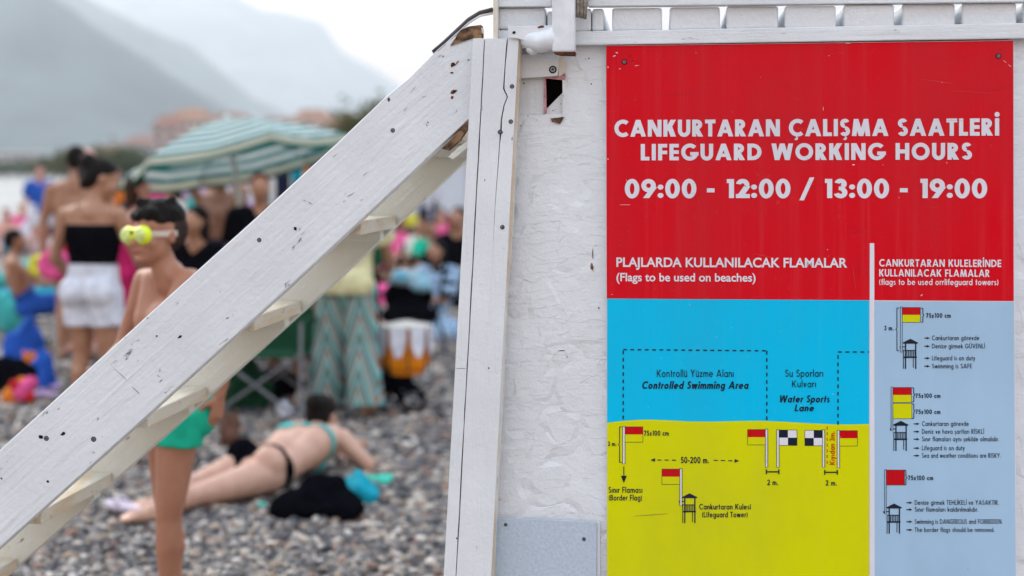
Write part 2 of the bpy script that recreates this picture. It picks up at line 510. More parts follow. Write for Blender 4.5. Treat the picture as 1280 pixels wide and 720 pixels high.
# chamfered worn arris on the right
def arris():
    bm = bmesh.new()
    rows = [48] + list(range(60, 721, 12)) + [900, 1090]
    prev = None
    for y in rows:
        xl = Lx(648.6, 614.1, y); w = (2.6 if y < 330 else 1.6) + random.uniform(-.5, .5)
        p = [W2(xl, y, PD0), W2(xl + w, y, PD0)]
        ring = [bm.verts.new((p[0][0], PD0 + 0.0002, p[0][1])), bm.verts.new((p[1][0], PD0 + 0.012, p[1][1])),
                bm.verts.new((p[1][0] , PD1, p[1][1])), bm.verts.new((p[0][0], PD1, p[0][1]))]
        if prev:
            for k in range(4):
                bm.faces.new((prev[k], prev[(k + 1) % 4], ring[(k + 1) % 4], ring[k]))
        prev = ring
    bmesh.ops.recalc_face_normals(bm, faces=bm.faces[:])
    return obj('post_edge', bm, MAT['edge'], tower)
arris()

# screws: real shallow geometry; holes: flat black patches painting their inner shade
def screw(x, y, d, r=0.0045, parent=tower, mat='steel'):
    u, z = W2(x, y, d)
    bm = bmesh.new()
    bmesh.ops.create_cone(bm, cap_ends=True, segments=14, radius1=r, radius2=r * 0.75, depth=0.0016,
                          matrix=Matrix.Translation((u, d - 0.0008, z)) @ Matrix.Rotation(R(90), 4, 'X'))
    o = obj('screw', bm, MAT[mat], parent)
    bm = bmesh.new()
    a = random.uniform(0, 3)
    for k in range(2):
        box(bm, -r * .6, r * .6, -0.0002, 0.0002, -r * .14, r * .14, Matrix.Translation((u, d - 0.0019 - k * 0.0001, z)) @ Matrix.Rotation(a + k * math.pi / 2, 4, 'Y'))
    obj('screw_recess', bm, MAT['hole'], o)
    bm = bmesh.new()
    bmesh.ops.create_cone(bm, cap_ends=True, segments=14, radius1=r * 1.35, radius2=r * 1.3, depth=0.0006,
                          matrix=Matrix.Translation((u, d - 0.0004, z)) @ Matrix.Rotation(R(90), 4, 'X'))
    obj('screw_rim', bm, MAT['hole'], o)
    return o
def hole(x, y, d, rx=0.005, rz=0.004, rot=0.0, mat='hole', parent=tower, name='nail_hole'):
    """a ragged little chip lying on the paint, slightly proud"""
    u, z = W2(x, y, d)
    bm = bmesh.new()
    n = 11
    ring = []
    for k in range(n):
        a = 2 * math.pi * k / n
        q = random.uniform(0.65, 1.15)
        X, Z = rx * q * math.cos(a), rz * q * math.sin(a)
        ring.append(bm.verts.new((u + X * math.cos(rot) - Z * math.sin(rot), d - 0.0006, z + X * math.sin(rot) + Z * math.cos(rot))))
    c = bm.verts.new((u, d - 0.0009, z))
    for k in range(n):
        bm.faces.new((ring[k], ring[(k + 1) % n], c))
    bmesh.ops.recalc_face_normals(bm, faces=bm.faces[:])
    return obj(name, bm, MAT[mat], parent)
for x, y in ((640, 108), (638.5, 152), (628, 284)):
    screw(x, y, PD0, 0.0035)
screw(691, 87, 0.006, 0.0062)
hole(625.5, 166, PD0, 0.0055, 0.004, mat='rust'); screw(625, 165, PD0 - 0.001, 0.0035)
hole(611, 460, PD0, 0.002, 0.0022); hole(571, 673, PD0, 0.0022, 0.002); hole(606, 225, PD0, 0.0012, 0.002); hole(596, 684, PD0, .002, .004, 0.3, 'wood_tan')
# fine joint across the narrow board
hole(575, 460.5, PD0, 0.013, 0.0005)

# galvanised sheet at the foot of the wall
slab('metal_sheet', [(617, 647.5), (746, 652), (745, 900), (612, 900)], 0.006, 0.010, MAT['galv'], bev=0.0006)
screw(632, 656, 0.006, 0.0028); screw(730, 674, 0.006, 0.0030)
slab('metal_edge_strip', [(746.2, 652), (750, 652), (750, 900), (745.2, 900)], 0.012, 0.0195, MAT['wood_z'], bev=0.0006)

# paint curl, chips and dents on the wall
def curl(pts, r=0.0008, mat='osb', d=WALL):
    bm = bmesh.new()
    P = [W2(x, y, d) for x, y in pts]
    tube(bm, [(p[0], d - 0.0006, p[1]) for p in P], [r * (0.3 if i in (0, len(P) - 1) else 1) for i in range(len(P))], 6)
    return obj('paint_ridge', bm, MAT[mat], tower, True)
curl([(690, 449), (694, 441), (700, 437), (706, 437), (709, 444), (709.5, 447)], 0.0009)
hole(700, 438.5, WALL, 0.011, 0.0007, 0.05); hole(709, 446, WALL, 0.001, 0.002)
hole(741, 318, WALL, 0.0009, 0.014); hole(740, 334, WALL, 0.004, 0.0085, 0.1, 'bare'); hole(742, 337, WALL, 0.002, 0.007, -.2, 'wood_tan')
hole(748.6, 385, WALL, 0.0018, 0.0018)
for k in range(46):
    x = random.uniform(655, 752); y = random.uniform(165, 640)
    a = random.uniform(-0.6, 0.6) if random.random() < .7 else random.uniform(-1.5, 1.5); l = random.uniform(4, 24)
    cv = random.uniform(-3, 3)
    curl([(x + l * t * math.cos(a), y - l * t * math.sin(a) + cv * math.sin(t * 3.14) ) for t in (0, .25, .5, .75, 1)], random.uniform(0.0003, 0.0007))
for k in range(5):
    curl([(1271 + k % 3, 300 + k * 80), (1276, 310 + k * 80), (1279, 330 + k * 80)], 0.0006)
for x, y in ((655, 104), (660, 145), (671, 150), (694, 137), (691, 138), (708, 96), (732, 74), (736, 73), (701, 130), (651, 157), (739, 105)):
    hole(x, y, WALL if x > 706 or y > 143 else 0.018, random.uniform(.0008, .002), random.uniform(.0008, .002))
hole(708.5, 98, WALL, 0.002, 0.010, 0.15, 'wood_tan')

# deck: trim boards, plank ends above the wall, upper rail
def trim(name, xa, xb, ya0, yb0, ya1, yb1, d0, d1, mat):
    return slab(name, [(xa, ya1), (xb, yb1), (xb, yb0), (xa, ya0)], d0, d1, mat, bev=0.002)
trim('trim_board', 651, 1420, 40.5, 26, 57.5, 46, -0.006, 0.017, MAT['wood_x'])
trim('rail_board', 735, 1420, -30, -30, 8, 1, -0.012, 0.020, MAT['wood_x'])
trim('rail_board', 622.5, 690, -30, -30, 8.5, 8, -0.018, 0.016, MAT['wood_x'])
trim('rail_board', 670, 735, -30, -30, 7.5, 8, 0.0, 0.02, MAT['wood_x'])
def plank(xa, xb, ya, yb, d0=0.0, d1=0.95):
    bm = bmesh.new()
    p = quadpts([(xa, yb), (xb, yb - 0.5), (xb, ya - 0.5), (xa, ya)], d0)
    prism(bm, p, d0, d1)
    bmesh.ops.bevel(bm, geom=bm.edges[:], offset=0.0055, segments=3, affect='EDGES', profile=0.5)
    return obj('deck_plank', bm, MAT['wood_end'], tower, False)
sl_ = -7.0 / 505
pk = [(623, 682, 10), (684, 700, 14), (702, 739, 11), (740, 754.5, 11), (765, 827.5, 10), (837, 900, 9), (908, 973, 8), (981, 1045, 7.5), (1055, 1118, 6), (1128, 1194, 5), (1203, 1271, 4), (1280, 1345, 3), (1354, 1420, 2)]
for i, (a, b_, yt) in enumerate(pk):
    plank(a, b_, yt, (38.6 if a > 700 else 36) + (a - 765) * sl_ - (0 if a > 700 else 1.5), d0=random.uniform(-0.004, 0.004))
# joist behind, dark underneath some gaps
bm = bmesh.new(); p0 = W2(765, 60, 0.45); box(bm, -0.2, 1.42, 0.42, 0.46, p0[1] - 0.12, W2(765, 39.5, 0.0)[1] - 0.002); obj('joist', bm, MAT['wood_x'], tower)
slab('corner_board', [(616.5, -30), (622.3, -30), (622.3, 50), (616.5, 48)], -0.03, 0.06, MAT['edge'], bev=0.001)
slab('shim', [(622.5, 38), (640, 38), (650, 52), (622.5, 47.5)], -0.01, 0.012, MAT['wood_x'], bev=0.001)

# flag holder: square upright tube with a curved elbow and a bolted flange
def holder():
    bm = bmesh.new()
    P = lambda x, y, d: Vector((W2(x, y, d)[0], d, W2(x, y, d)[1]))
    u0, z1 = W2(690, 65.5, -0.075); u1 = W2(718.5, 65, -0.075)[0]
    box(bm, u0, u1, -0.075, -0.028, z1, z1 + 0.4)
    bevel_all(bm, 0.006, 3)
    o = obj('flag_holder_tube', bm, MAT['metal_white'], tower)
    bm = bmesh.new()
    tube(bm, [P(650, 47, -0.02), P(662, 50, -0.035), P(676, 53, -0.046), P(692, 49, -0.052), P(700, 40, -0.052)], [0.014, 0.020, 0.0225, 0.024, 0.022], 20)
    sphere(bm, P(666, 60, -0.035), 0.015)
    obj('elbow', bm, MAT['metal_white'], o, True)
    bm = bmesh.new()
    prism(bm, quadpts([(634.5, 33), (690, 31.5), (690, 44), (660, 52), (646, 48), (636, 47)], -0.052), -0.052, -0.047)
    bevel_all(bm, 0.001, 2)
    obj('flange', bm, MAT['metal_white'], o)
    hole(642.5, 40.5, -0.0526, 0.0042, 0.0038, parent=o, name='bolt_hole')
    hole(676, 33.6, -0.0526, 0.008, 0.0028, 0.1, 'rust', parent=o, name='rust_patch')
    bm = bmesh.new()
    prism(bm, quadpts([(692, 64.5), (719, 65), (718.5, 68.5), (700, 68), (693, 66.5)], -0.07), -0.0725, -0.03)
    obj('rusty_rim', bm, MAT['rust'], o)
    bm = bmesh.new()
    for q, x in enumerate((722.5, 727, 731.5)):
        tube(bm, [P(x + .6, -20, -0.04), P(x, 10, -0.04), P(x - .3, 22 + q, -0.038)], [0.0045, 0.0046, 0.0036], 8)
    obj('rope', bm, MAT['greyrib'], o, True)
holder()

# diagonal stair stringers and treads
def stringer(d0, d1, mat, name, low=0.0):
    bm = bmesh.new()
    # outline fixed on the near plane, same real size for both
    up = [(602, 33), (590, 39), (565, 49), (541, 67), (511, 97), (482, 121), (420, 180), (320, 272), (220, 362), (100, 471), (0, 562), (-250, 789), (-420, 944)]
    lo = [(-330, 980), (-200, 862), (0, 684), (160, 541), (320, 396), (360, 360), (552, 181), (586, 150), (600, 138)]
    P = quadpts(up, STR0) + [(p[0], p[1] - low) for p in quadpts(lo, STR0)]
    fs = prism(bm, P, d0, d1)
    es = [e for e in bm.edges if e.calc_face_angle(0) > 0.5]
    bmesh.ops.bevel(bm, geom=es, offset=0.003, segments=3, affect='EDGES', profile=0.5)
    # object frame with local X along the beam so that the grain follows it
    a = math.atan2(P[4][1] - P[10][1], P[4][0] - P[10][0])
    M = Matrix.Rotation(a, 4, 'Y')
    for v in bm.verts: v.co = M @ v.co
    o = obj(name, bm, mat, tower)
    o.matrix_local = M.inverted()
    return o
STR0 = -0.003
near_stringer = stringer(-0.003, 0.042, MAT['wood'], 'stringer')
FAR = 0.45
far_stringer = stringer(FAR, FAR + 0.045, MAT['wood_bounce'], 'stringer', 0.020)
k = 0
ends = [(578, 158, 181), (452, 276, 298), (319, 396, 418), (186, 517, 539), (53, 638, 660), (-80, 758, 781), (-213, 878, 901)]
for (x, yt, yb) in ends:
    u, z1 = W2(x, yt, 0.045)
    z0 = z1 - 0.031
    bm = bmesh.new()
    box(bm, u - 0.235, u, 0.043, FAR - 0.001, z0, z1)
    bevel_all(bm, 0.003, 2)
    t = obj('tread', bm, MAT['wood_tan'], tower)
    bm = bmesh.new()
    box(bm, u - 0.21, u - 0.030, FAR - 0.045, FAR - 0.0005, z0 - 0.030, z0 - 0.001)
    bevel_all(bm, 0.002, 1)
    obj('cleat', bm, MAT['wood_bounce'], tower)
    bm = bmesh.new()
    bmesh.ops.create_cone(bm, cap_ends=True, segments=10, radius1=0.003, radius2=0.003, depth=0.001,
                          matrix=Matrix.Translation((u - 0.028, 0.0425, (z0 + z1) / 2)) @ Matrix.Rotation(R(90), 4, 'X'))
    obj('screw', bm, MAT['rust'], t)
# marks on the near stringer
SD = STR0
for (x, y, rx, rz, rot, m) in [
    (566, 81, .0075, .0045, .5, 'rust'), (571, 79, .008, .0018, .9, 'bare'), (565, 91, .0035, .0025, 0, 'rust'),
    (567, 115, .007, .0045, .6, 'rust'), (565, 122, .0045, .003, 1.2, 'rust'), (571, 113, .004, .001, -.6, 'bare'),
    (535, 153, .0022, .0015, -.9, 'hole'), (533.5, 156, .0035, .0008, -1.0, 'hole'), (369, 286, .0046, .0040, 0, 'hole'),
    (225, 421, .0055, .0030, .5, 'hole'), (196, 420, .0032, .0022, .3, 'hole'), (184.5, 397.5, .002, .0016, 0, 'hole'),
    (51, 546, .0055, .0050, .2, 'hole'), (79, 542, .0065, .0040, .5, 'hole'), (60, 602, .0042, .0030, -.5, 'hole'), (2, 598, .0024, .0022, 0, 'hole'),
    (60, 562, .006, .0007, -.7, 'wood_tan'), (201, 476, .006, .0009, .7, 'hole'), (198, 470, .004, .0007, -.6, 'hole'), (200, 463, .0008, .004, 0, 'hole'),
    (170, 488, .016, .0009, -.72, 'bare'), (150, 467, .022, .0006, -.72, 'bare'), (388, 254, .006, .0007, -.5, 'hole'), (381, 251, .004, .0006, -.4, 'hole'),
    (192, 450, .006, .0008, .3, 'wood_tan'), (486, 124.5, .003, .0045, 0, 'bare'), (452, 250, .004, .0005, .6, 'bare'), (418, 195, .007, .0005, .7, 'bare'),
    (456, 218, .009, .0006, .75, 'bare'), (516, 112, .010, .0005, .8, 'bare'), (530, 121, .005, .0005, .1, 'bare'), (552, 60, .016, .0005, .75, 'bare'), (585, 75, .0006, .003, 0, 'bare'),
    (586, 75, .002, .001, 0, 'hole')]:
    hole(x, y, SD, rx, rz, rot, m, tower, 'chip')
screw(58, 548, SD, 0.0042); screw(117, 549, SD, 0.0044); screw(491, 163, SD, 0.0036); screw(324, 300, SD, 0.0036)
# splintered top end, dark torn wood at lower right end
slab('torn_wood', [(563, 57), (575, 38), (586, 33), (601, 31), (602, 47), (590, 48)], -0.0065, 0.03, MAT['bare'], bev=0)
slab('torn_wood', [(552, 186), (566, 172), (585, 149), (586, 158), (574, 176), (560, 188)], -0.0045, 0.02, MAT['bare'], bev=0)
slab('torn_wood_paint', [(560, 196), (574, 183), (588, 174), (588, 181), (566, 199)], -0.006, 0.02, MAT['wood_bounce'], bev=0)
# rubber edging strip curling off the stair top
def edging():
    P = lambda x, y, d: Vector((W2(x, y, d)[0], d, W2(x, y, d)[1]))
    for off, rr, m in ((0, .0042, 'cable'), (4.0, .003, 'metal_white'), (2.4, .0026, 'cable')):
        bm = bmesh.new()
        tube(bm, [P(541, 65 + off * .3, 0.0), P(556, 52 + off, 0.0), P(572, 37 + off, 0.002), P(586, 24 + off, 0.006), P(600, 15.5 + off, 0.012), P(616, 11.5 + off * 1.2, 0.02)], rr, 8)
        obj('edging_strip', bm, MAT[m], tower, True)
edging()

# far side of the tower legs for other viewpoints
bm = bmesh.new(); box(bm, 1.43, 1.49, -0.04, 0.03, 0.0, 1.62); bevel_all(bm, .002, 1); obj('post_board', bm, MAT['wood_z'], tower)
for uu in (-0.22, 1.43):
    bm = bmesh.new(); box(bm, uu, uu + 0.06, 1.40, 1.47, 0.0, 1.80); bevel_all(bm, .002, 1); obj('post_board', bm, MAT['wood_z'], tower)

# ------------------------------------------------------------------ stroke lettering (geometric sans)
def GLYPH(c, t):
    """strokes of one character: cap height 1; 'r' rect, 'd' diagonal cut level, 'a' elliptic band, returns (strokes, advance width)"""
    P = []; h = t / 2
    r = lambda x0, y0, x1, y1: P.append(('r', x0, y0, x1, y1))
    d = lambda xb, xt, yb=0, yt=1, w=None: P.append(('d', xb, yb, xt, yt, w or t * 1.12))
    a = lambda cx, cy, rx, ry, a0, a1, tt=None: P.append(('a', cx, cy, rx, ry, a0, a1, tt or t))
    dot = lambda cx, cy, q=0.62: P.append(('o', cx, cy, t * q))
    X = 0.66                                    # x-height
    acc = {'Ç': ('C', 'ced'), 'Ş': ('S', 'ced'), 'İ': ('I', 'dot'), 'Ü': ('U', 'uml'), 'Ö': ('O', 'uml'),
           'ş': ('s', 'ced'), 'ü': ('u', 'umll'), 'ö': ('o', 'umll'), 'ç': ('c', 'ced'), 'i': ('ı', 'dotl'), 'j': ('j0', 'dotl')}
    if c in acc:
        b, k = acc[c]
        q, w = GLYPH(b, t)
        P.extend(q)
        cx = w / 2 if c != 'j' else w - t / 2
        if k == 'dot': dot(cx, 1.0 + t * 0.95)
        if k == 'dotl': dot(cx, X + t * 1.05)
        if k == 'uml': dot(cx - .17, 1.0 + t * .9, .55); dot(cx + .17, 1.0 + t * .9, .55)
        if k == 'umll': dot(cx - .14, X + t * .95, .55); dot(cx + .14, X + t * .95, .55)
        if k == 'ced': a(cx, -0.12, .12, .11, -150, 90, t * .6)
        return P, w
    if c == 'A': w = .92; d(t * .55, w / 2); d(w - t * .55, w / 2); r(.2, .2, w - .2, .2 + t * .85)
    elif c == 'B': w = .60; r(0, 0, t, 1); r(t * .5, 0, .32, t * .9); r(t * .5, 1 - t * .9, .30, 1); r(t * .5, .52 - t * .45, .32, .52 + t * .45); a(.30, .29, .30, .29, -90, 90); a(.28, .76, .27, .24, -90, 90)
    elif c == 'C': w = .82; a(.5, .5, .5, .52, 48, 312)
    elif c == 'D': w = .80; r(0, 0, t, 1); r(t * .5, 0, .32, t); r(t * .5, 1 - t, .32, 1); a(.30, .5, .5, .5, -90, 90)
    elif c == 'E': w = .54; r(0, 0, t, 1); r(t * .5, 0, w, t * .92); r(t * .5, 1 - t * .92, w, 1); r(t * .5, .5 - t * .46, w, .5 + t * .46)
    elif c == 'F': w = .52; r(0, 0, t, 1); r(t * .5, 1 - t * .92, w, 1); r(t * .5, .48 - t * .46, w, .48 + t * .46)
    elif c == 'G': w = .98; a(.5, .5, .5, .52, 42, 352); r(.52, .5 - t * .9, 1.0, .5)
    elif c == 'H': w = .76; r(0, 0, t, 1); r(w - t, 0, w, 1); r(t * .5, .5 - h, w - t * .5, .5 + h)
    elif c == 'I': w = t; r(0, 0, t, 1)
    elif c == 'J': w = .42; r(w - t, .22, w, 1); a(w - .3, .26, .3, .28, 200, 360)
    elif c == 'K': w = .74; r(0, 0, t, 1); d(w - t * .62, t * .55, 0, .6, t * 1.4) if False else None; d(t * .9, w - t * .7, .36, 1, t * 1.35); d(w - t * .7, t * 1.5, 0, .60, t * 1.35)
    elif c == 'L': w = .50; r(0, 0, t, 1); r(t * .5, 0, w, t * .92)
    elif c == 'M': w = 1.04; d(t * .55, .24); d(.52, .24, 0, 1); d(.52, w - .24, 0, 1); d(w - t * .55, w - .24)
    elif c == 'N': w = .80; r(0, 0, t, 1); r(w - t, 0, w, 1); d(w - t * .62, t * .62, 0, 1, t * 1.2)
    elif c == 'O': w = 1.0; a(.5, .5, .5, .52, 0, 360)
    elif c == 'P': w = .58; r(0, 0, t, 1); r(t * .5, 1 - t * .9, .3, 1); r(t * .5, .40, .3, .40 + t * .9); a(.28, .70, .30, .30, -90, 90)
    elif c == 'R': w = .64; r(0, 0, t, 1); r(t * .5, 1 - t * .9, .3, 1); r(t * .5, .42, .3, .42 + t * .85); a(.28, .71, .30, .29, -90, 90); d(w - t * .65, .24, 0, .46, t * 1.3)
    elif c == 'S': w = .58; a(.29, .745, .27, .27, 25, 270, t * .95); a(.29, .285, .29, .29, -155, 90, t * .95)
    elif c == 'T': w = .60; r(.3 - h, 0, .3 + h, 1); r(0, 1 - t * .95, .6, 1)
    elif c == 'U': w = .72; r(0, .34, t, 1); r(w - t, .34, w, 1); a(w / 2, .36, w / 2, .38, 180, 360)
    elif c == 'V': w = .84; d(w / 2, t * .55); d(w / 2, w - t * .55)
    elif c == 'W': w = 1.22; d(.32, t * .55); d(.32, .61); d(.90, .61); d(.90, w - t * .55)
    elif c == 'Y': w = .76; r(.38 - h, 0, .38 + h, .5); d(.38, t * .6, .42, 1, t * 1.25); d(.38, w - t * .6, .42, 1, t * 1.25)
    elif c == 'Z': w = .62; r(0, 0, w, t * .9); r(0, 1 - t * .9, w, 1); d(t * .7, w - t * .7, 0, 1, t * 1.3)
    elif c == '0': w = .66; a(.33, .5, .33, .52, 0, 360)
    elif c == '1': w = .40; r(.40 - t, 0, .40, 1); r(.08, 1 - t * .95, .35, 1)
    elif c == '2': w = .60; a(.30, .70, .30, .31, -20, 170); d(t * .75, .50, t * .3, .62, t * 1.35); r(0, 0, .62, t * .95)
    elif c == '3': w = .58; a(.28, .74, .27, .27, -80, 165); a(.28, .29, .30, .30, -165, 85); r(.2, .5 - h * .8, .33, .5 + h * .9)
    elif c == '5': w = .60; a(.28, .33, .32, .34, -150, 130); r(.12, 1 - t * .9, .54, 1); d(t * .6 + .02, .18, .44, 1, t)
    elif c == '7': w = .58; r(0, 1 - t * .95, .58, 1); d(.18, .58 - t * .6, 0, 1, t * 1.15)
    elif c == '9': w = .66; a(.33, .66, .33, .35, 0, 360); d(.22, .58, 0, .58, t * 1.2)
    elif c == ':': w = t * 1.1; dot(w / 2, t * .62, .6); dot(w / 2, .58, .6)
    elif c == '.': w = t * 1.1; dot(w / 2, t * .6, .58)
    elif c == ',': w = t; d(0, t * .5, -.12, t * .9)
    elif c == '-': w = .34; r(0, .30, .34, .30 + t * .95)
    elif c == '/': w = .50; d(.02, .48, -.12, 1.08, t * .9)
    elif c == '(': w = .24; a(.42, .42, .42, .66, 130, 230, t * .85)
    elif c == ')': w = .24; a(-.18, .42, .42, .66, -50, 50, t * .85)
    elif c == ' ': w = .30
    elif c in 'abdgpqoce':
        w = .62
        if c == 'o': a(.32, .33, .33, .35, 0, 360); w = .66
        elif c == 'c': a(.32, .33, .33, .35, 45, 315); w = .52
        elif c == 'e': a(.32, .33, .33, .35, 0, 318); r(.06, .33 - t * .35, .62, .33 + t * .35); w = .65
        else:
            a(.32 if c in 'adgq' else .32, .33, .32, .35, 0, 360, t * .95)
            if c in 'adgq': r(.64 - t, {'a': 0, 'd': 0, 'g': -.06, 'q': -.32}[c], .64, {'a': X, 'd': 1.02, 'g': X, 'q': X}[c]); w = .64
            else: r(0, 0 if c == 'b' else -.32, t, 1.02 if c == 'b' else X); w = .64
            if c == 'g': a(.35, -.06, .29, .26, 190, 360, t * .9)
    elif c == 'f': w = .34; r(.10, 0, .10 + t, .8); a(.34, .78, .24, .26, 90, 180); r(0, X - t * .8, .34, X)
    elif c == 'h': w = .56; r(0, 0, t, 1.02); r(w - t, 0, w, .40); a(w / 2, .38, w / 2, .30, 0, 180)
    elif c == 'n': w = .56; r(0, 0, t, X); r(w - t, 0, w, .40); a(w / 2, .38, w / 2, .30, 0, 180)
    elif c == 'u': w = .56; r(0, .28, t, X); r(w - t, 0, w, X); a(w / 2, .28, w / 2, .30, 180, 360)
    elif c == 'm': w = .88; r(0, 0, t, X); r(.44 - h, 0, .44 + h, .40); r(w - t, 0, w, .40); a(.22 + h * .4, .40, .22 + h * .4, .28, 0, 180); a(.66 - h * .4, .40, .22 + h * .4, .28, 0, 180)
    elif c == 'ı': w = t; r(0, 0, t, X)
    elif c == 'j0': w = t; r(0, -.3, t, X)
    elif c == 'k': w = .52; r(0, 0, t, 1.02); d(t * .9, w - t * .7, .24, X, t * 1.3); d(w - t * .7, t * 1.4, 0, .40, t * 1.3)
    elif c == 'l': w = t; r(0, 0, t, 1.02)
    elif c == 'r': w = .34; r(0, 0, t, X); a(.26, .36, .26, .32, 60, 180)
    elif c == 's': w = .42; a(.21, .485, .19, .185, 25, 270, t * .85); a(.21, .19, .21, .20, -155, 90, t * .85)
    elif c == 't': w = .34; r(.17 - h, 0, .17 + h, .9); r(0, X - t * .8, .34, X)
    elif c == 'v': w = .52; d(.26, t * .5, 0, X); d(.26, w - t * .5, 0, X)
    elif c == 'w': w = .82; d(.22, t * .5, 0, X); d(.22, .41, 0, X); d(.60, .41, 0, X); d(.60, w - t * .5, 0, X)
    elif c == 'y': w = .54; d(.28, t * .5, 0, X); d(.12, w - t * .5, -.32, X)
    elif c == 'z': w = .46; r(0, 0, w, t * .85); r(0, X - t * .85, w, X); d(t * .6, w - t * .6, 0, X, t * 1.2)
    elif c == 'x': w = .50; d(t * .6, w - t * .6, 0, X, t * 1.2); d(w - t * .6, t * .6, 0, X, t * 1.2)
    else: w = .5
    return P, w

def strokes_to_bm(bm, P, ox, oz, sx, sz, y0, cnt, shear=0.0, M=None):
    eps = 0.000012
    def put(quads):
        cnt[0] += 1
        yy = y0 - (cnt[0] % 7) * eps
        cache = {}
        for q in quads:
            vs = []
            for x, z in q:
                key = (round(x, 6), round(z, 6))
                if key not in cache:
                    X, Z = ox + (x + shear * z) * sx, oz + z * sz
                    if M: X, Z = M(X, Z)
                    cache[key] = bm.verts.new((X, yy, Z))
                vs.append(cache[key])
            try: bm.faces.new(vs)
            except ValueError: pass
    for s in P:
        if s[0] == 'r':
            _, x0, z0, x1, z1 = s
            put([((x0, z0), (x1, z0), (x1, z1), (x0, z1))])
        elif s[0] == 'd':
            _, xb, zb, xt, zt, w = s
            put([((xb - w / 2, zb), (xb + w / 2, zb), (xt + w / 2, zt), (xt - w / 2, zt))])
        elif s[0] == 'o':
            _, cx, cz, rr = s
            n = 12
            put([[(cx + rr * math.cos(2 * math.pi * k / n), cz + rr * math.sin(2 * math.pi * k / n)) for k in range(n)]])
        else:
            _, cx, cz, rx, rz, a0, a1, tt = s
            n = max(5, int(abs(a1 - a0) / 13))
            qs = []
            for k in range(n):
                q = []
                for aa, f in ((k, 0), (k, 1), (k + 1, 1), (k + 1, 0)):
                    an = R(a0 + (a1 - a0) * aa / n)
                    q.append((cx + (rx - tt * f) * math.cos(an), cz + (rz - tt * f) * math.sin(an)))
                qs.append(q[::-1])
            put(qs)

def text_line(txt, x0, x1, ytop, ybase, t, mat, parent, d=-0.0012, gap=None, italic=0.0, slope=0.0, name='lettering'):
    """one line of print between photo pixels x0..x1, capitals from ytop to ybase"""
    g = gap if gap is not None else t * 0.45 + 0.05
    tot = 0; gl = []
    for ch in txt:
        P, w = GLYPH(ch, t)
        gl.append((P, w, tot)); tot += w + g
    tot -= g
    ua, zb = W2(x0, ybase, d); ub, _ = W2(x1, ybase + slope, d); _, zt = W2(x0, ytop, d)
    sx = (ub - ua) / tot; sz = zt - zb
    zb2 = W2(x1, ybase + slope, d)[1]
    bm = bmesh.new(); cnt = [0]
    tan = (zb2 - zb) / (ub - ua)
    for P, w, ox in gl:
        strokes_to_bm(bm, P, ua + ox * sx, zb + ox * sx * tan, sx, sz, d, cnt, italic)
    return obj(name, bm, MAT[mat], parent)

# the sign: top-level thing screwed on the wall
info = empty('information_board', T0, YAW, 'red, cyan and yellow board of lifeguard hours and flag rules screwed to white wall', 'sign')
def sheet(name, pts, d, mat, parent=info, thick=0.0):
    bm = bmesh.new()
    if thick: prism(bm, quadpts(pts, d), d, d + thick)
    else:
        vs = [bm.verts.new((p[0], d, p[1])) for p in quadpts(pts, d)]
        f = bm.faces.new(vs)
        f.normal_update()
        if f.normal.y > 0: f.normal_flip()
    return obj(name, bm, MAT[mat] if mat in MAT else mat, parent)
slab('backing_sheet', [(757.2, 56.8), (1267, 50.2), (1271, 800), (759.6, 800)], 0.0, 0.0195, MAT['s_white'], info, 0.0008)
SL = lambda x: (x - 758) * 3.3 / 509            # slope of the mid rows
sheet('red_panel', [(757.6, 57.4), (1266.6, 50.8), (1267.2, 376.4), (758.4, 373.2)], -0.0004, 's_red')
# cyan sea and yellow sand with a wavy meeting line
wave = [(758.8, 528.6), (775, 526.5), (795, 525), (812, 524.6), (835, 525.4), (860, 526.8), (890, 527.2), (920, 526.4), (950, 526), (980, 527.2), (1010, 529), (1040, 530.4), (1065, 530.6), (1086.5, 530)]
def split_panel():
    bm = bmesh.new(); d = -0.0004
    Wp = quadpts(wave, d); 
    t_ = [W2(x, 373.4 + SL(x) * .95, d) for x, y in wave]; b_ = [W2(x, 799, d) for x, y in wave]
    V = lambda p: bm.verts.new((p[0], d, p[1]))
    w = [V(p) for p in Wp]; t2 = [V(p) for p in t_]
    for i in range(len(w) - 1): bm.faces.new((w[i], w[i + 1], t2[i + 1], t2[i]))
    obj('sea_panel', bm, MAT['s_cyan'], info)
    bm = bmesh.new(); V = lambda p: bm.verts.new((p[0], d, p[1]))
    w = [V(p) for p in Wp]; t2 = [V(p) for p in b_]
    for i in range(len(w) - 1): bm.faces.new((t2[i], t2[i + 1], w[i + 1], w[i]))
    obj('sand_panel', bm, MAT['s_yellow'], info)
split_panel()
sheet('pale_panel', [(1093, 376.6), (1267.2, 377.4), (1270.2, 799), (1093.5, 799)], -0.0004, 's_pale')
sheet('divider_strip', [(1087.2, 304), (1092.8, 304), (1093.6, 799), (1086.9, 799)], -0.0008, 's_white')

text_line('CANKURTARAN ÇALIŞMA SAATLERİ', 768, 1249, 150, 171, 0.235, 's_white', info, slope=-1.5, gap=.105)
text_line('LIFEGUARD WORKING HOURS', 801, 1215, 180, 200.5, 0.235, 's_white', info, slope=-1.0, gap=.13)
text_line('09:00 - 12:00 / 13:00 - 19:00', 781, 1234, 224, 247.6, 0.225, 's_white', info, slope=0, gap=.085)
text_line('CANKURTARAN KULELERİNDE', 1099, 1251.5, 324, 333, 0.19, 's_white', info, slope=.8, gap=.13)
text_line('KULLANILACAK FLAMALAR', 1099, 1237, 336.5, 345.5, 0.19, 's_white', info, slope=.6, gap=.13)
text_line('(flags to be used orrlifeguard towers)', 1099, 1248, 348.5, 356, 0.16, 's_white', info, slope=.4)
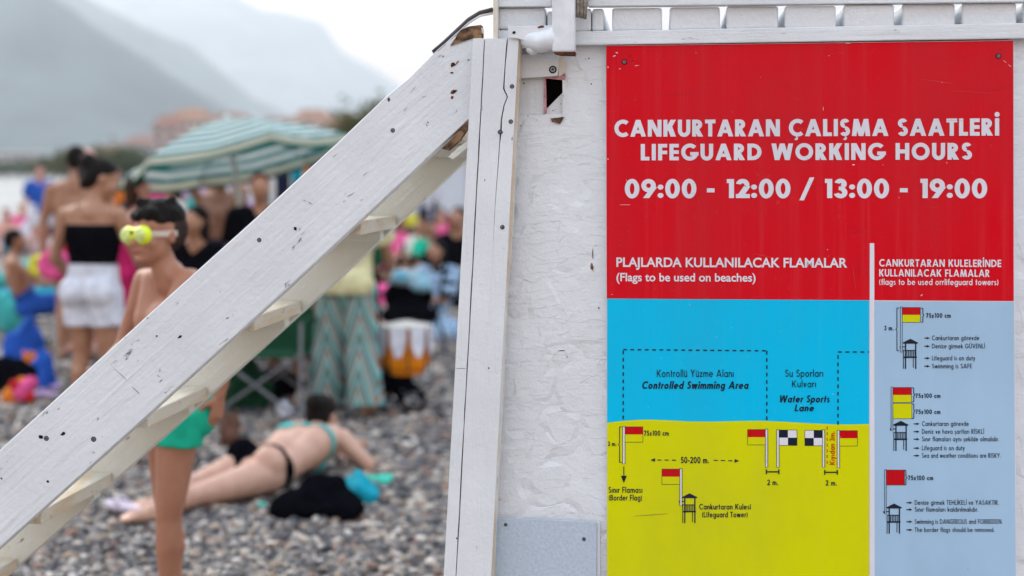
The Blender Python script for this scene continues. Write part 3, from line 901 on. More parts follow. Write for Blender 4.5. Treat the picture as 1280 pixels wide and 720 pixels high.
# the two humanist lines use Blender's built in font
def font_line(txt, x0, x1, ytop, ybase, mat, off, slope=0.0):
    cu = bpy.data.curves.new('lettering', 'FONT')
    cu.body = txt; cu.size = 1.0; cu.offset = off
    o = bpy.data.objects.new('tmp', cu); COL.objects.link(o)
    bpy.context.view_layer.update()
    dg = bpy.context.evaluated_depsgraph_get()
    me = bpy.data.meshes.new_from_object(o.evaluated_get(dg))
    bpy.data.objects.remove(o)
    n = len(me.vertices); co = np.empty(n * 3, 'f'); me.vertices.foreach_get('co', co); co = co.reshape(-1, 3)
    d = -0.0012
    ua, zb = W2(x0, ybase, d); ub, _ = W2(x1, ybase, d); zt = W2(x0, ytop, d)[1]
    zb2 = W2(x1, ybase + slope, d)[1]
    xmin, xmax = co[:, 0].min(), co[:, 0].max()
    q = (co[:, 0] - xmin) / (xmax - xmin)
    out = np.empty_like(co)
    out[:, 0] = ua + q * (ub - ua)
    out[:, 1] = d
    out[:, 2] = zb + (co[:, 1] + off) / (0.73 + off * 2) * (zt - zb) + q * (zb2 - zb)
    me.vertices.foreach_set('co', out.ravel())
    me.materials.clear()
    me.update()
    return link_mesh('lettering', me, MAT[mat], info)
font_line('PLAJLARDA KULLANILACAK FLAMALAR', 770.5, 1059, 321, 333.6, 's_white', 0.022, 1.0)
font_line('(Flags to be used on beaches)', 770.5, 944.5, 340.5, 351.5, 's_white', 0.018, .6)

# water area
def dashes(pts, w, dash, gap, mat='s_black', name='dashed_line', d=-0.0011):
    bm = bmesh.new(); 
    P = [Vector((*W2(x, y, d),)) for x, y in pts]
    for a, b_ in zip(P[:-1], P[1:]):
        v = b_ - a; l = v.length; v.normalize(); nrm = Vector((-v.y, v.x)) * w / 2
        s = 0
        while s < l:
            e = min(s + dash, l)
            q = [a + v * s - nrm, a + v * e - nrm, a + v * e + nrm, a + v * s + nrm]
            bm.faces.new([bm.verts.new((p.x, d, p.y)) for p in q]); s = e + gap
    return obj(name, bm, MAT[mat], info)
pxu = 3.0 / F     # metres per photo pixel on the board
def line(pts, wpx, mat='s_black', name='printed_line', d=-0.0011):
    return dashes(pts, wpx * pxu, 10, 1, mat, name, d)
dashes([(779, 524), (779, 437), (958.5, 438.5), (958.5, 526)], 1.7 * pxu, 4.6 * pxu, 4.4 * pxu)
dashes([(1047.5, 531), (1047.5, 440), (1086.5, 440)], 1.7 * pxu, 4.6 * pxu, 4.4 * pxu)
text_line('Kontrollü Yüzme Alanı', 821, 917, 462, 471.2, .14, 's_black', info, gap=.15)
text_line('Controlled Swimming Area', 802, 935, 476.6, 486, .21, 's_black', info, gap=.12, italic=.2)
text_line('Su Sporları', 981.5, 1029, 462, 471, .14, 's_black', info, gap=.15)
text_line('Kulvarı', 990, 1020, 475.5, 484, .14, 's_black', info, gap=.15)
text_line('Water Sports', 973.5, 1036.5, 494, 503, .21, 's_black', info, gap=.12, italic=.2)
text_line('Lane', 993, 1017, 505.5, 514, .21, 's_black', info, gap=.12, italic=.2)

# flags: pole, coloured halves, thin outline
def flag(px0, side, ytop, w, hgt, cols, pole, mat_pole='s_white', polew=3.0):
    """px0 pole centre; side +1 cloth to the right"""
    e = obj('flag_drawing', bmesh.new(), MAT['s_black'], info)
    x0 = px0 + side * polew / 2; x1 = x0 + side * w
    a, b_ = min(x0, x1), max(x0, x1)
    def rc(n, xa, xb, ya, yb, m, d):
        bm = bmesh.new(); vs = [bm.verts.new((W2(x, y, d)[0], d, W2(x, y, d)[1])) for x, y in ((xa, yb), (xb, yb), (xb, ya), (xa, ya))]
        bm.faces.new(vs); return obj(n, bm, MAT[m], e)
    rc('flag_border', a - .6, b_ + .6, ytop - .6, ytop + hgt + .6, 's_black', -0.00085)
    if cols == 'check':
        for i in range(2):
            for j in range(2):
                rc('flag_check', a + (b_ - a) * i / 2, a + (b_ - a) * (i + 1) / 2, ytop + hgt * j / 2, ytop + hgt * (j + 1) / 2,
                   's_black' if (i + j) % 2 == (0 if side > 0 else 1) else 's_white', -0.0011)
    else:
        n = len(cols)
        for j, c in enumerate(cols):
            rc('flag_stripe', a, b_, ytop + hgt * j / n, ytop + hgt * (j + 1) / n, c, -0.0011)
    if pole:
        rc('flag_pole_outline', px0 - polew / 2 - .3, px0 + polew / 2 + .3, ytop - 1.2, pole + .4, 's_black', -0.0012)
        rc('flag_pole', px0 - polew / 2 + .45, px0 + polew / 2 - .45, ytop - .5, pole, mat_pole, -0.0014)
RY = ['s_flagred', 's_yellow']
flag(779.8, 1, 533.8, 22, 18.6, RY, 579.5)
flag(958.2, -1, 537.2, 22, 18.6, RY, 584)
flag(972.4, 1, 537.8, 22, 18.6, 'check', 584)
flag(1029.4, -1, 538.2, 21.5, 18.6, 'check', 584)
flag(1048, 1, 538.6, 22, 18.6, RY, 584.5)
flag(851.2, -1, 586.6, 22, 18.6, RY, 632)

def bracket(x, ya, yb, side=-1, s=2.6, w=1.0):
    m = (ya + yb) / 2
    line([(x + -side * s, ya), (x, ya), (x, m - 1.5), (x + side * 1.6, m), (x, m + 1.5), (x, yb), (x - side * s, yb)], w, name='size_bracket')
bracket(774.5, 533.5, 578)
text_line('3 m.', 759.8, 770.5, 551.8, 557.6, .2, 's_black', info)
text_line('75x100 cm', 805, 836, 538.2, 544.6, .2, 's_black', info)
def arrow(x0, y0, x1, y1, head=4.0, w=1.1, dash=None):
    v = Vector((x1 - x0, y1 - y0)); l = v.length; v.normalize(); n = Vector((-v.y, v.x))
    e = Vector((x1, y1)) - v * head * .9
    if dash: dashes([(x0, y0), (e.x, e.y)], w * pxu, dash[0] * pxu, dash[1] * pxu)
    else: line([(x0, y0), (e.x, e.y)], w)
    b1 = Vector((x1, y1)) - v * head * 1.25 + n * head * .5; b2 = Vector((x1, y1)) - v * head * 1.25 - n * head * .5
    d = -0.0013
    bm = bmesh.new(); f = bm.faces.new([bm.verts.new((W2(p[0], p[1], d)[0], d, W2(p[0], p[1], d)[1])) for p in ((x1, y1), b1, b2)])
    f.normal_update()
    if f.normal.y > 0: f.normal_flip()
    obj('arrow_head', bm, MAT['s_black'], info)
arrow(779.8, 583, 779.8, 604, 7.5, 1.2)
text_line('Sınır Flaması', 760.6, 803, 608.5, 616, .17, 's_black', info, gap=.13)
text_line('(Border Flag)', 761, 802.5, 618.4, 625.6, .17, 's_black', info, gap=.12)
arrow(845, 575.2, 813, 575, 4.6, 1.3, (5, 4)); arrow(892, 575.4, 924, 576.2, 4.6, 1.3, (5, 4))
text_line('50-200 m.', 851, 886, 571, 579, .19, 's_black', info, gap=.12)
def span(x0, x1, y):
    line([(x0, y), (x1, y)], 1.7, name='span_line', d=-0.0012); line([(x0, y - 3), (x0, y + 3)], 1.6, name='span_line', d=-0.0013); line([(x1, y - 3), (x1, y + 3)], 1.6, name='span_line', d=-0.0014)
span(958, 973.6, 589.8); span(1031, 1046.6, 590.4)
text_line('2 m.', 959, 972.6, 599.5, 606.4, .19, 's_black', info); text_line('2 m.', 1032, 1046, 600.2, 607, .19, 's_black', info)
dashes([(1034, 533), (1034, 583)], 1.0 * pxu, 4 * pxu, 3 * pxu, 's_flagred')
# upright red words beside the channel
def vertical_text(txt, x, y0, y1, hpx, t, mat):
    g = .13; tot = 0; gl = []
    for ch in txt:
        P, w = GLYPH(ch, t); gl.append((P, w, tot)); tot += w + g
    tot -= g
    d = -0.0012; ux, z0 = W2(x, y0, d); z1 = W2(x, y1, d)[1]
    sx = (z1 - z0) / tot; hz = hpx * pxu
    bm = bmesh.new(); cnt = [0]
    for P, w, ox in gl:
        strokes_to_bm(bm, P, ox * sx, 0, sx, hz, d, cnt, 0, lambda X, Z: (ux - Z, z0 + X))
    bmesh.ops.recalc_face_normals(bm, faces=bm.faces[:])
    obj('lettering', bm, MAT[mat], info)
vertical_text('Kıyıdan 3m.', 1043.4, 581, 539.5, 6.2, .18, 's_flagred')

def tower_icon(x, y, s=1.0, flagside=None, name='tower_drawing'):
    """little black drawing of a lifeguard tower; x centre, y roof apex"""
    d = -0.0011
    bm = bmesh.new()
    def q(pts, dd=0.0):
        f = bm.faces.new([bm.verts.new((W2(x + a * s, y + b * s, d - dd)[0], d - dd, W2(x + a * s, y + b * s, d - dd)[1])) for a, b in pts])
        f.normal_update()
        if f.normal.y > 0: f.normal_flip()
    q([(-10, 5), (0, 0), (10, 5), (9, 6.4), (-9, 6.4)])
    q([(-7, 6.4), (-5.4, 6.4), (-5.4, 38.5), (-7, 38.5)], .00002); q([(7.6, 6.4), (6, 6.4), (6, 38.5), (7.6, 38.5)], .00002)
    q([(-9.4, 14), (-8.4, 14), (-8.4, 38.5), (-9.4, 38.5)], .00004); q([(3.2, 24), (4.2, 24), (4.2, 37), (3.2, 37)], .00004)
    q([(-8, 14.4), (7.6, 14.4), (7.6, 15.6), (-8, 15.6)], .00006)
    for k in range(7): q([(-7 + k * 2.1, 15.6), (-6 + k * 2.1, 15.6), (-6 + k * 2.1, 23), (-7 + k * 2.1, 23)], .00008)
    q([(-8.5, 22.6), (8.2, 22.6), (8.2, 24.6), (-8.5, 24.6)], .0001)
    q([(-12.5, 9.8), (-6, 9.8), (-6, 11), (-12.5, 11)], .00012)
    q([(-14, 10.5), (-12.8, 9), (-12, 12), (-13, 13)], .00014)
    obj(name, bm, MAT['s_black'], info)
tower_icon(862, 616.6, .97)
text_line('Cankurtaran Kulesi', 874, 938.5, 629.8, 636.8, .18, 's_black', info, gap=.12)
text_line('(Lifeguard Tower)', 877.6, 934.6, 639.6, 646.6, .18, 's_black', info, gap=.12)

# right hand column
def block(fx, fy, cols, h, ix, iy, px_pole, bra_y):
    flag(fx, 1, fy, 22, h, cols, px_pole, 's_pale', 2.2)
flag(1126.6, 1, 384.6, 22.4, 18, RY, 440, 's_pale', 2.4)
bracket(1121.2, 385, 438.4); bracket(1153.6, 385.4, 402.6, 1, 2)
text_line('3 m.', 1105.2, 1117, 407, 413, .2, 's_black', info)
text_line('75x100 cm', 1157.6, 1188.5, 391.4, 397.2, .2, 's_black', info)
tower_icon(1138, 423.4, .98)
for y, t_, xe in ((422.6, 'Cankurtaran görevde', 1224), (432.8, 'Denize girmek GÜVENLİ', 1231), (447.8, 'Lifeguard is on duty', 1219), (457.8, 'Swimming is SAFE', 1215)):
    arrow(1155.4, y, 1162.6, y, 3.2, 1.2)
    text_line(t_, 1165, xe, y - 3.2, y + 2.6, .15, 's_black', info, gap=.15)
flag(1115, 1, 484.6, 23, 18.2, RY, 538, 's_pale', 2.2)
flag(1115, 1, 504.6, 23, 18.4, ['s_yellow'], None)
bracket(1142.2, 484.8, 502.4, 1, 2); bracket(1142.2, 505, 523, 1, 2)
text_line('75x100 cm', 1144.4, 1175.6, 491.8, 497.4, .2, 's_black', info)
text_line('75x100 cm', 1144.4, 1175.6, 511.8, 517.4, .2, 's_black', info)
tower_icon(1126, 526, .98)
for y, t_, xe in ((529.8, 'Cankurtaran görevde', 1211), (539.6, 'Deniz ve hava şartları RİSKLİ', 1230), (549.0, 'Sınır flamaları aynı şekilde olmalıdır.', 1249), (560.2, 'Lifeguard is on duty', 1206), (569.6, 'Sea and weather conditions are RISKY.', 1251)):
    arrow(1142, y, 1149.6, y, 3.2, 1.2)
    text_line(t_, 1152.4, xe, y - 3.2, y + 2.6, .15, 's_black', info, gap=.15)
flag(1106.8, 1, 587.8, 22.6, 18.2, ['s_flagred'], 642, 's_pale', 2.0)
bracket(1132.4, 588, 606, 1, 2)
text_line('75x100 cm', 1135, 1166.6, 594.4, 600.2, .2, 's_black', info)
tower_icon(1117.6, 629.4, .98)
for y, t_, xe in ((628.4, 'Denize girmek TEHLİKELİ ve YASAKTIR.', 1248.6), (637, 'Sınır flamaları kaldırılmalıdır.', 1223), (652.2, 'Swimming is DANGEROUS and FORBIDDEN.', 1253), (662.4, 'The border flags should be removed.', 1243)):
    arrow(1133, y, 1140.6, y, 3.2, 1.2)
    text_line(t_, 1143.4, xe, y - 3.2, y + 2.6, .15, 's_black', info, gap=.15)
for x, y in ((780.5, 77.5), (1248, 70)):
    screw(x, y, -0.0006, .0042, info)
for x, y, a, b_, r_ in ((768, 70, .004, .001, .3), (771, 66, .003, .001, -.4), (775, 86, .002, .0008, 0), (796, 82, .006, .0007, .1), (760, 84, .001, .002, 0), (1029, 136, .0007, .004, 0), (870, 66, .0008, .001, 0),
                        (1067, 206, .003, .0012, 0), (1152, 369, .003, .001, .7), (1256, 77, .004, .0006, -.6), (1262, 82, .004, .0006, -.6), (845, 196, .0008, .001, 0), (782, 256, .013, .0004, 0), (1060, 54, .006, .0008, 0), (760, 199, .0016, .0016, 0)):
    hole(x, y, -0.0006, a, b_, r_, 's_white', info, 'scuff')
MAT['s_scratch'] = plain('scratched_red_vinyl', (.70, .10, .10), .5)
MAT['s_scratch2'] = plain('dull_scratched_vinyl', (.40, .02, .03), .5)
rs_ = random.Random(5)
for k in range(34):
    hole(rs_.uniform(775, 1250), rs_.uniform(62, 368), -0.0006, rs_.uniform(.006, .05), rs_.uniform(.00012, .00032), rs_.choice((rs_.gauss(0, .12), rs_.gauss(1.57, .1))), rs_.choice(('s_scratch', 's_scratch2')), info, 'scratch')
for k in range(40):
    hole(rs_.uniform(765, 1262), rs_.uniform(60, 715), -0.0016, rs_.uniform(.0005, .0013), rs_.uniform(.0004, .001), 0, rs_.choice(('s_scratch2', 'wood_tan', 's_white')), info, 'speck')
hole(850, 118, -0.0006, .07, .0003, .03, 's_scratch2', info, 'scratch')
hole(815, 643.5, -0.0006, .042, .0006, .10, 'bare', info, 'scuff')
for x, y in ((788, 70), (791, 76), (1250, 62)):
    hole(x, y, -0.0006, .003, .0006, .2, 'hole', info, 'scuff')

# ================================================================== the beach
# ------------------------------------------------------------------ ground, sea, pebbles
def pebble_colors(n):
    pal = np.array([srgb(96, 93, 96), srgb(70, 70, 76), srgb(140, 133, 128), srgb(178, 168, 158), srgb(205, 198, 192), srgb(128, 100, 86), srgb(52, 52, 58), srgb(158, 138, 118), srgb(112, 108, 104), srgb(40, 40, 46)])
    p = np.array([.16, .14, .15, .12, .05, .08, .10, .06, .08, .06])
    c = pal[RNG.choice(len(pal), n, p=p / p.sum())] * np.array([1.04, 1.0, .96]) * .90
    return np.clip(c * RNG.uniform(.75, 1.25, (n, 1)), 0, 1)

def ground_mat():
    m, n, b = newmat('shingle_beach')
    tcn = n.nodes.new('ShaderNodeTexCoord')
    v = node(n, 'ShaderNodeTexVoronoi', Scale=24.0); n.links.new(tcn.outputs['Object'], v.inputs['Vector'])
    v2 = node(n, 'ShaderNodeTexVoronoi', Scale=9.0); n.links.new(tcn.outputs['Object'], v2.inputs['Vector'])
    sc = n.nodes.new('ShaderNodeSeparateColor'); n.links.new(v.outputs['Color'], sc.inputs[0])
    r = n.nodes.new('ShaderNodeValToRGB'); n.links.new(sc.outputs[0], r.inputs[0])
    r.color_ramp.interpolation = 'CONSTANT'
    st = [(0, (48, 48, 54)), (.14, (78, 76, 80)), (.34, (104, 100, 100)), (.54, (142, 134, 128)), (.72, (176, 166, 156)), (.86, (128, 102, 88)), (.93, (204, 198, 190))]
    e = r.color_ramp.elements
    e[0].position = 0; e[0].color = c4(srgb(*st[0][1])); e[1].position = st[1][0]; e[1].color = c4(srgb(*st[1][1]))
    for p, c in st[2:]:
        x = e.new(p); x.color = c4(srgb(*c))
    sc2 = n.nodes.new('ShaderNodeSeparateColor'); n.links.new(v2.outputs['Color'], sc2.inputs[0])
    mr = n.nodes.new('ShaderNodeMapRange'); n.links.new(sc2.outputs[1], mr.inputs[0]); mr.inputs['To Min'].default_value = 0.7; mr.inputs['To Max'].default_value = 1.25
    vm = node(n, 'ShaderNodeVectorMath', operation='SCALE'); n.links.new(r.outputs[0], vm.inputs[0]); n.links.new(mr.outputs[0], vm.inputs['Scale'])
    n.links.new(vm.outputs[0], b.inputs['Base Color'])
    b.inputs['Roughness'].default_value = 0.75
    inv = node(n, 'ShaderNodeMath', operation='SUBTRACT'); inv.inputs[0].default_value = 1; n.links.new(v.outputs['Distance'], inv.inputs[1])
    bump(n, b, inv.outputs[0], 0.9, 0.03)
    return m
MAT['ground'] = ground_mat()
bm = bmesh.new()
NX = [-9000, -900, -120, -40] + [x * 1.0 for x in range(-12, 9)] + [40, 120, 900, 9000]
NYY = [-300, -30, -5, 0, 3] + [4 + k for k in range(0, 18)] + [26, 40, 80, 200, 900, 9500]
grid = [[bm.verts.new((x, y, -0.012 if (3 < y < 20 and -11 < x < 7) else 0.0)) for y in NYY] for x in NX]
for i in range(len(NX) - 1):
    for j in range(len(NYY) - 1):
        bm.faces.new((grid[i][j], grid[i + 1][j], grid[i + 1][j + 1], grid[i][j + 1]))
tag(obj('beach', bm, MAT['ground'], None, True), kind='structure')

def pebbles(name, n, x0f, x1f, y0, y1, rmin, rmax, seed):
    rg = np.random.default_rng(seed)
    ico = bmesh.new(); bmesh.ops.create_icosphere(ico, subdivisions=1, radius=1.0)
    base = np.array([v.co[:] for v in ico.verts]); fa = np.array([[v.index for v in f.verts] for f in ico.faces]); ico.free()
    nv, nf = len(base), len(fa)
    # denser near the camera
    u = rg.random(n)
    Y = 1 / (1 / y0 + u * (1 / y1 - 1 / y0)) if y1 > 9 else rg.uniform(y0, y1, n)
    X = rg.uniform(x0f(Y), x1f(Y))
    r = (rmin + (rmax - rmin) * rg.random(n) ** 2.2) * (0.8 + 0.5 * rg.random(n)) * np.clip(Y / 7.0, 0.8, 1.6)
    sc = np.stack([r * rg.uniform(.8, 1.45, n), r * rg.uniform(.75, 1.1, n), r * rg.uniform(.4, .75, n)], 1)
    a = rg.uniform(0, 6.28, n); tl = rg.normal(0, .22, n)
    ca, sa, ct, st = np.cos(a), np.sin(a), np.cos(tl), np.sin(tl)
    P = base[None] * sc[:, None] * (1 + rg.normal(0, .07, (n, nv, 1)))
    x = P[..., 0] * ct[:, None] + P[..., 2] * st[:, None]; z = -P[..., 0] * st[:, None] + P[..., 2] * ct[:, None]; y = P[..., 1]
    XX = x * ca[:, None] - y * sa[:, None] + X[:, None]; YY = x * sa[:, None] + y * ca[:, None] + Y[:, None]
    ZZ = z + (sc[:, 2] * rg.uniform(-.3, .9, n) - 0.008)[:, None]
    V = np.stack([XX, YY, ZZ], -1).reshape(-1, 3).astype('f')
    Fc = (fa[None] + (np.arange(n) * nv)[:, None, None]).reshape(-1).astype('i')
    me = bpy.data.meshes.new(name)
    me.vertices.add(n * nv); me.vertices.foreach_set('co', V.ravel())
    me.loops.add(n * nf * 3); me.loops.foreach_set('vertex_index', Fc)
    me.polygons.add(n * nf); me.polygons.foreach_set('loop_start', np.arange(n * nf, dtype='i') * 3)
    me.polygons.foreach_set('use_smooth', np.ones(n * nf, bool))
    me.update(calc_edges=True)
    at = me.color_attributes.new('stone', 'FLOAT_COLOR', 'POINT')
    c = np.ones((n, nv, 4), 'f'); c[..., :3] = pebble_colors(n)[:, None]
    at.data.foreach_set('color', c.ravel())
    m, nn, b = newmat('pebble')
    vc = nn.nodes.new('ShaderNodeVertexColor'); vc.layer_name = 'stone'
    nz = node(nn, 'ShaderNodeTexNoise', Scale=70.0, Detail=4.0); nn.links.new(coords(nn), nz.inputs['Vector'])
    mr = nn.nodes.new('ShaderNodeMapRange'); nn.links.new(nz.outputs[0], mr.inputs[0]); mr.inputs['To Min'].default_value = 0.7; mr.inputs['To Max'].default_value = 1.3
    vm = node(nn, 'ShaderNodeVectorMath', operation='SCALE'); nn.links.new(vc.outputs[0], vm.inputs[0]); nn.links.new(mr.outputs[0], vm.inputs['Scale'])
    nn.links.new(vm.outputs[0], b.inputs['Base Color']); b.inputs['Roughness'].default_value = 0.6
    o = link_mesh(name, me, m)
    return tag(o, 'grey, brown and white rounded pebbles covering the beach', 'pebbles', kind='stuff')
pebbles('pebbles', 62000, lambda Y: -0.41 * Y - .2, lambda Y: 0.0 * Y + .1, 4.7, 19, 0.009, 0.029, 3)

m, n, b = newmat('sea_water')
b.inputs['Base Color'].default_value = (0.30, 0.33, 0.33, 1)
b.inputs['Roughness'].default_value = 0.35
wv = node(n, 'ShaderNodeTexNoise', Scale=1.0, Detail=5.0); n.links.new(coords(n, (.25, .9, 1), (0, 0, R(20))), wv.inputs['Vector'])
fo = thresh(n, wv.outputs['Fac'], .50, .62)
n.links.new(mixc(n, fo, (0.22, 0.22, 0.21), (0.46, 0.41, 0.35)), b.inputs['Base Color'])
bump(n, b, wv.outputs['Fac'], 1.0, 0.5)
bm = bmesh.new()
shore = [(-30, -60), (-16, 10), (-12.4, 24), (-12.6, 34), (-16.5, 55), (-28, 100), (-55, 200), (-120, 420), (-190, 650)]
for (a, b_) in zip(shore[:-1], shore[1:]):
    va = [bm.verts.new((p[0], p[1], 0.02)) for p in (a, b_)]
    vb = [bm.verts.new((-6000, p[1], 0.02)) for p in (b_, a)]
    bm.faces.new(va + vb)
bmesh.ops.remove_doubles(bm, verts=bm.verts[:], dist=.01)
for f in bm.faces:
    f.normal_update()
    if f.normal.z < 0: f.normal_flip()
tag(obj('sea', bm, m), kind='structure')

# ------------------------------------------------------------------ mountains
def hnoise(x, y, s, seed):
    v = 0; a = 1; t = 0
    from mathutils import noise as N
    for o in range(5):
        v += a * N.noise(Vector((x / s * 2 ** o + seed, y / s * 2 ** o, seed * 1.7))); t += a; a *= .5
    return v / t
def mountain(name, prof, Y0, depth, rough, seed, col):
    """prof: list of (photo x, photo y) of the skyline at distance Y0"""
    xs = [p[0] for p in prof]; hs = [p[1] for p in prof]
    bm = bmesh.new(); nx, ny = 150, 34
    G = []
    for i in range(nx + 1):
        x = xs[0] + (xs[-1] - xs[0]) * i / nx
        yv = np.interp(x, xs, hs)
        H = CH + (HY - yv) / F * Y0
        row = []
        for j in range(ny + 1):
            t = j / ny * 2 - 1               # -1 front .. 0 ridge .. 1 back
            Yw = Y0 + t * depth
            Xw = (x - 640) / F * Y0
            k = 1 - abs(t) ** 1.15
            z = max(H, 0) * k
            nn = hnoise(Xw, Yw, depth * .7, seed)
            z += rough * H * nn * (abs(t) ** .7) * (1 - abs(t)) * 3.0
            z += rough * H * .12 * hnoise(Xw, Yw, depth * .12, seed + 3)
            row.append(bm.verts.new((Xw, Yw, max(z, -2) if abs(t) < 1 else -3)))
        G.append(row)
    for i in range(nx):
        for j in range(ny):
            bm.faces.new((G[i][j], G[i + 1][j], G[i + 1][j + 1], G[i][j + 1]))
    m, n, b = newmat(name + '_rock')
    nz = node(n, 'ShaderNodeTexNoise', Scale=0.004, Detail=8.0, Roughness=.6); n.links.new(coords(n), nz.inputs['Vector'])
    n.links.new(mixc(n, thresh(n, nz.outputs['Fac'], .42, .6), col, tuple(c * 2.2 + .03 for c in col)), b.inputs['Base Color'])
    b.inputs['Roughness'].default_value = .95
    return tag(obj(name, bm, m, None, True), kind='structure')
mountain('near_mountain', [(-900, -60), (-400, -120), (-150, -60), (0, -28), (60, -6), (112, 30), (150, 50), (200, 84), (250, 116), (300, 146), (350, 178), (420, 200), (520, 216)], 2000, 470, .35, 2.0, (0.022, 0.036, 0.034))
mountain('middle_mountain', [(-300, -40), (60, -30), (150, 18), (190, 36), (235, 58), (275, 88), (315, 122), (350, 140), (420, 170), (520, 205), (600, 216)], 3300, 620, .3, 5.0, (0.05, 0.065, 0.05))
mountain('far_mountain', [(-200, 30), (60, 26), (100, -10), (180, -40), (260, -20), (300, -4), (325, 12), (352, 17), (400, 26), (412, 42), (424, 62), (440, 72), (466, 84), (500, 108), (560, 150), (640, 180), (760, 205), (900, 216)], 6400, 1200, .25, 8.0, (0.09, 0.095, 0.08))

# ------------------------------------------------------------------ trees, town
MAT['leaf'] = plain('olive_foliage', (0.12, 0.12, 0.035), 0.7, var=.3, scale=.8)
MAT['leaf2'] = plain('green_foliage', (0.055, 0.085, 0.030), 0.7, var=.3, scale=.8)
MAT['bark'] = plain('bark', (0.12, 0.09, 0.06), 0.9, scale=8, var=.2)
def tree(x, Y, h, w, label, mat='leaf', leaves=900, group='trees along the shore'):
    e = empty('tree', (X_(x, Y), Y, 0), random.uniform(0, 6), label, 'tree', group)
    bm = bmesh.new()
    tube(bm, [(0, 0, -.1), (.02 * h, 0, h * .25), (-.01 * h, .02 * h, h * .5), (0, 0, h * .8)], [h * .035, h * .028, h * .02, h * .006], 8)
    for k in range(6):
        a = k * 1.05 + random.random(); z = h * random.uniform(.3, .55)
        tube(bm, [(0, 0, z), (math.cos(a) * w * .22, math.sin(a) * w * .22, z + h * .15), (math.cos(a) * w * .36, math.sin(a) * w * .36, z + h * .3)], [h * .014, h * .009, h * .003], 5)
    obj('trunk', bm, MAT['bark'], e)
    cl = []
    for k in range(16):
        a = random.uniform(0, 6.28); q = random.uniform(.1, .95)
        cl.append(Vector((math.cos(a) * q * w * .42, math.sin(a) * q * w * .42, h * random.uniform(.38, .9 - .25 * q))))
    n = leaves; s = w * .035
    rg = np.random.default_rng(int(x * 7 + Y))
    c = np.array([cl[i][:] for i in rg.integers(0, len(cl), n)]) + rg.normal(0, 1, (n, 3)) * np.array([w * .11, w * .11, h * .075])
    t1 = rg.normal(0, 1, (n, 3)); t1 /= np.linalg.norm(t1, axis=1)[:, None]
    t2 = np.cross(t1, rg.normal(0, 1, (n, 3))); t2 /= np.linalg.norm(t2, axis=1)[:, None]
    ss = s * rg.uniform(.6, 1.6, (n, 1))
    V = np.stack([c - t1 * ss, c + t2 * ss * .6, c + t1 * ss, c - t2 * ss * .6], 1).reshape(-1, 3)
    me = bpy.data.meshes.new('crown'); me.from_pydata(V.tolist(), [], [[4 * i, 4 * i + 1, 4 * i + 2, 4 * i + 3] for i in range(n)]); me.update()
    link_mesh('crown', me, MAT[mat], e)
    return e
tree(92, 170, 4.6, 9, 'small olive green tree left of the town, behind the crowd', 'leaf')
tree(118, 190, 5.4, 9, 'olive tree just left of the two tall bushy ones', 'leaf')
tree(143, 165, 5.6, 9, 'broad olive tree nearest the striped parasol edge', 'leaf')
tree(70, 260, 5.0, 12, 'faint green tree at the left end of the town', 'leaf2')
tree(168, 150, 5.0, 7, 'dark green tree half hidden by the striped parasol', 'leaf2')
tree(462, 62, 5.5, 3.6, 'olive green tree showing above the stair rail, right of the parasol', 'leaf', 1500, None)
tree(434, 70, 4.2, 3.4, 'lower olive tree between the parasol tip and the stair', 'leaf', 1200, None)
tree(30, 420, 6, 22, 'low distant green tree by the water at far left', 'leaf2')
tree(5, 380, 5, 20, 'distant green tree at the left edge of the photo', 'leaf2')

def wallmat(nm, c): 
    MAT[nm] = plain(nm, c, .8, scale=.3, var=.05); return nm
for nm, c in (('plaster_white', (.62, .60, .57)), ('plaster_cream', (.58, .50, .40)), ('plaster_grey', (.36, .37, .38)), ('plaster_rose', (.44, .31, .26)), ('roof_tile', (.36, .19, .12)), ('roof_red', (.30, .14, .10)), ('window_dark', (.05, .07, .09))):
    wallmat(nm, c)
def building(x, Y, w, h, d, wall, roof, label, storeys=4, bays=4, hip=True, z0=0.0):
    e = empty('building', (X_(x, Y), Y, 0), random.uniform(-.2, .2), label, 'building', 'town buildings across the bay')
    bm = bmesh.new(); box(bm, -w / 2, w / 2, 0, d, 0, h); obj('wall', bm, MAT[wall], e)
    bm = bmesh.new()
    if hip:
        o_ = .6; rz = h + .01; rh = h * .16 + 1
        v = [bm.verts.new(p) for p in ((-w / 2 - o_, -o_, rz), (w / 2 + o_, -o_, rz), (w / 2 + o_, d + o_, rz), (-w / 2 - o_, d + o_, rz), (-w / 4, d / 2, rz + rh), (w / 4, d / 2, rz + rh))]
        for f in ((0, 1, 5, 4), (1, 2, 5), (2, 3, 4, 5), (3, 0, 4), (3, 2, 1, 0)): bm.faces.new([v[i] for i in f])
    else:
        box(bm, -w / 2 - .3, w / 2 + .3, -.3, d + .3, h + .01, h + .6)
    obj('roof', bm, MAT[roof], e)
    first = None
    for s in range(storeys):
        for k in range(bays):
            bw = w / bays
            if first is None:
                bm = bmesh.new(); box(bm, -bw * .25, bw * .25, -.12, .05, 0, h / storeys * .5)
                first = obj('window', bm, MAT['window_dark'], e); o = first
            else:
                o = first.copy(); COL.objects.link(o); o.parent = e
            o.location = (-w / 2 + bw * (k + .5), 0, h / storeys * (s + .3))
    return e
building(232, 520, 17, 21.5, 12, 'plaster_cream', 'roof_tile', 'tall cream block with orange roof above the striped parasol', 6, 5)
building(206, 500, 9, 18.5, 10, 'plaster_rose', 'roof_red', 'narrow rose building beside the cream block above the parasol', 5, 2)
building(284, 560, 20, 21.5, 12, 'plaster_white', 'roof_red', 'white block with dull red roof behind the parasol top', 6, 5)
building(392, 540, 16, 22.0, 12, 'plaster_cream', 'roof_tile', 'cream building with orange roof between parasol and stair', 6, 4)
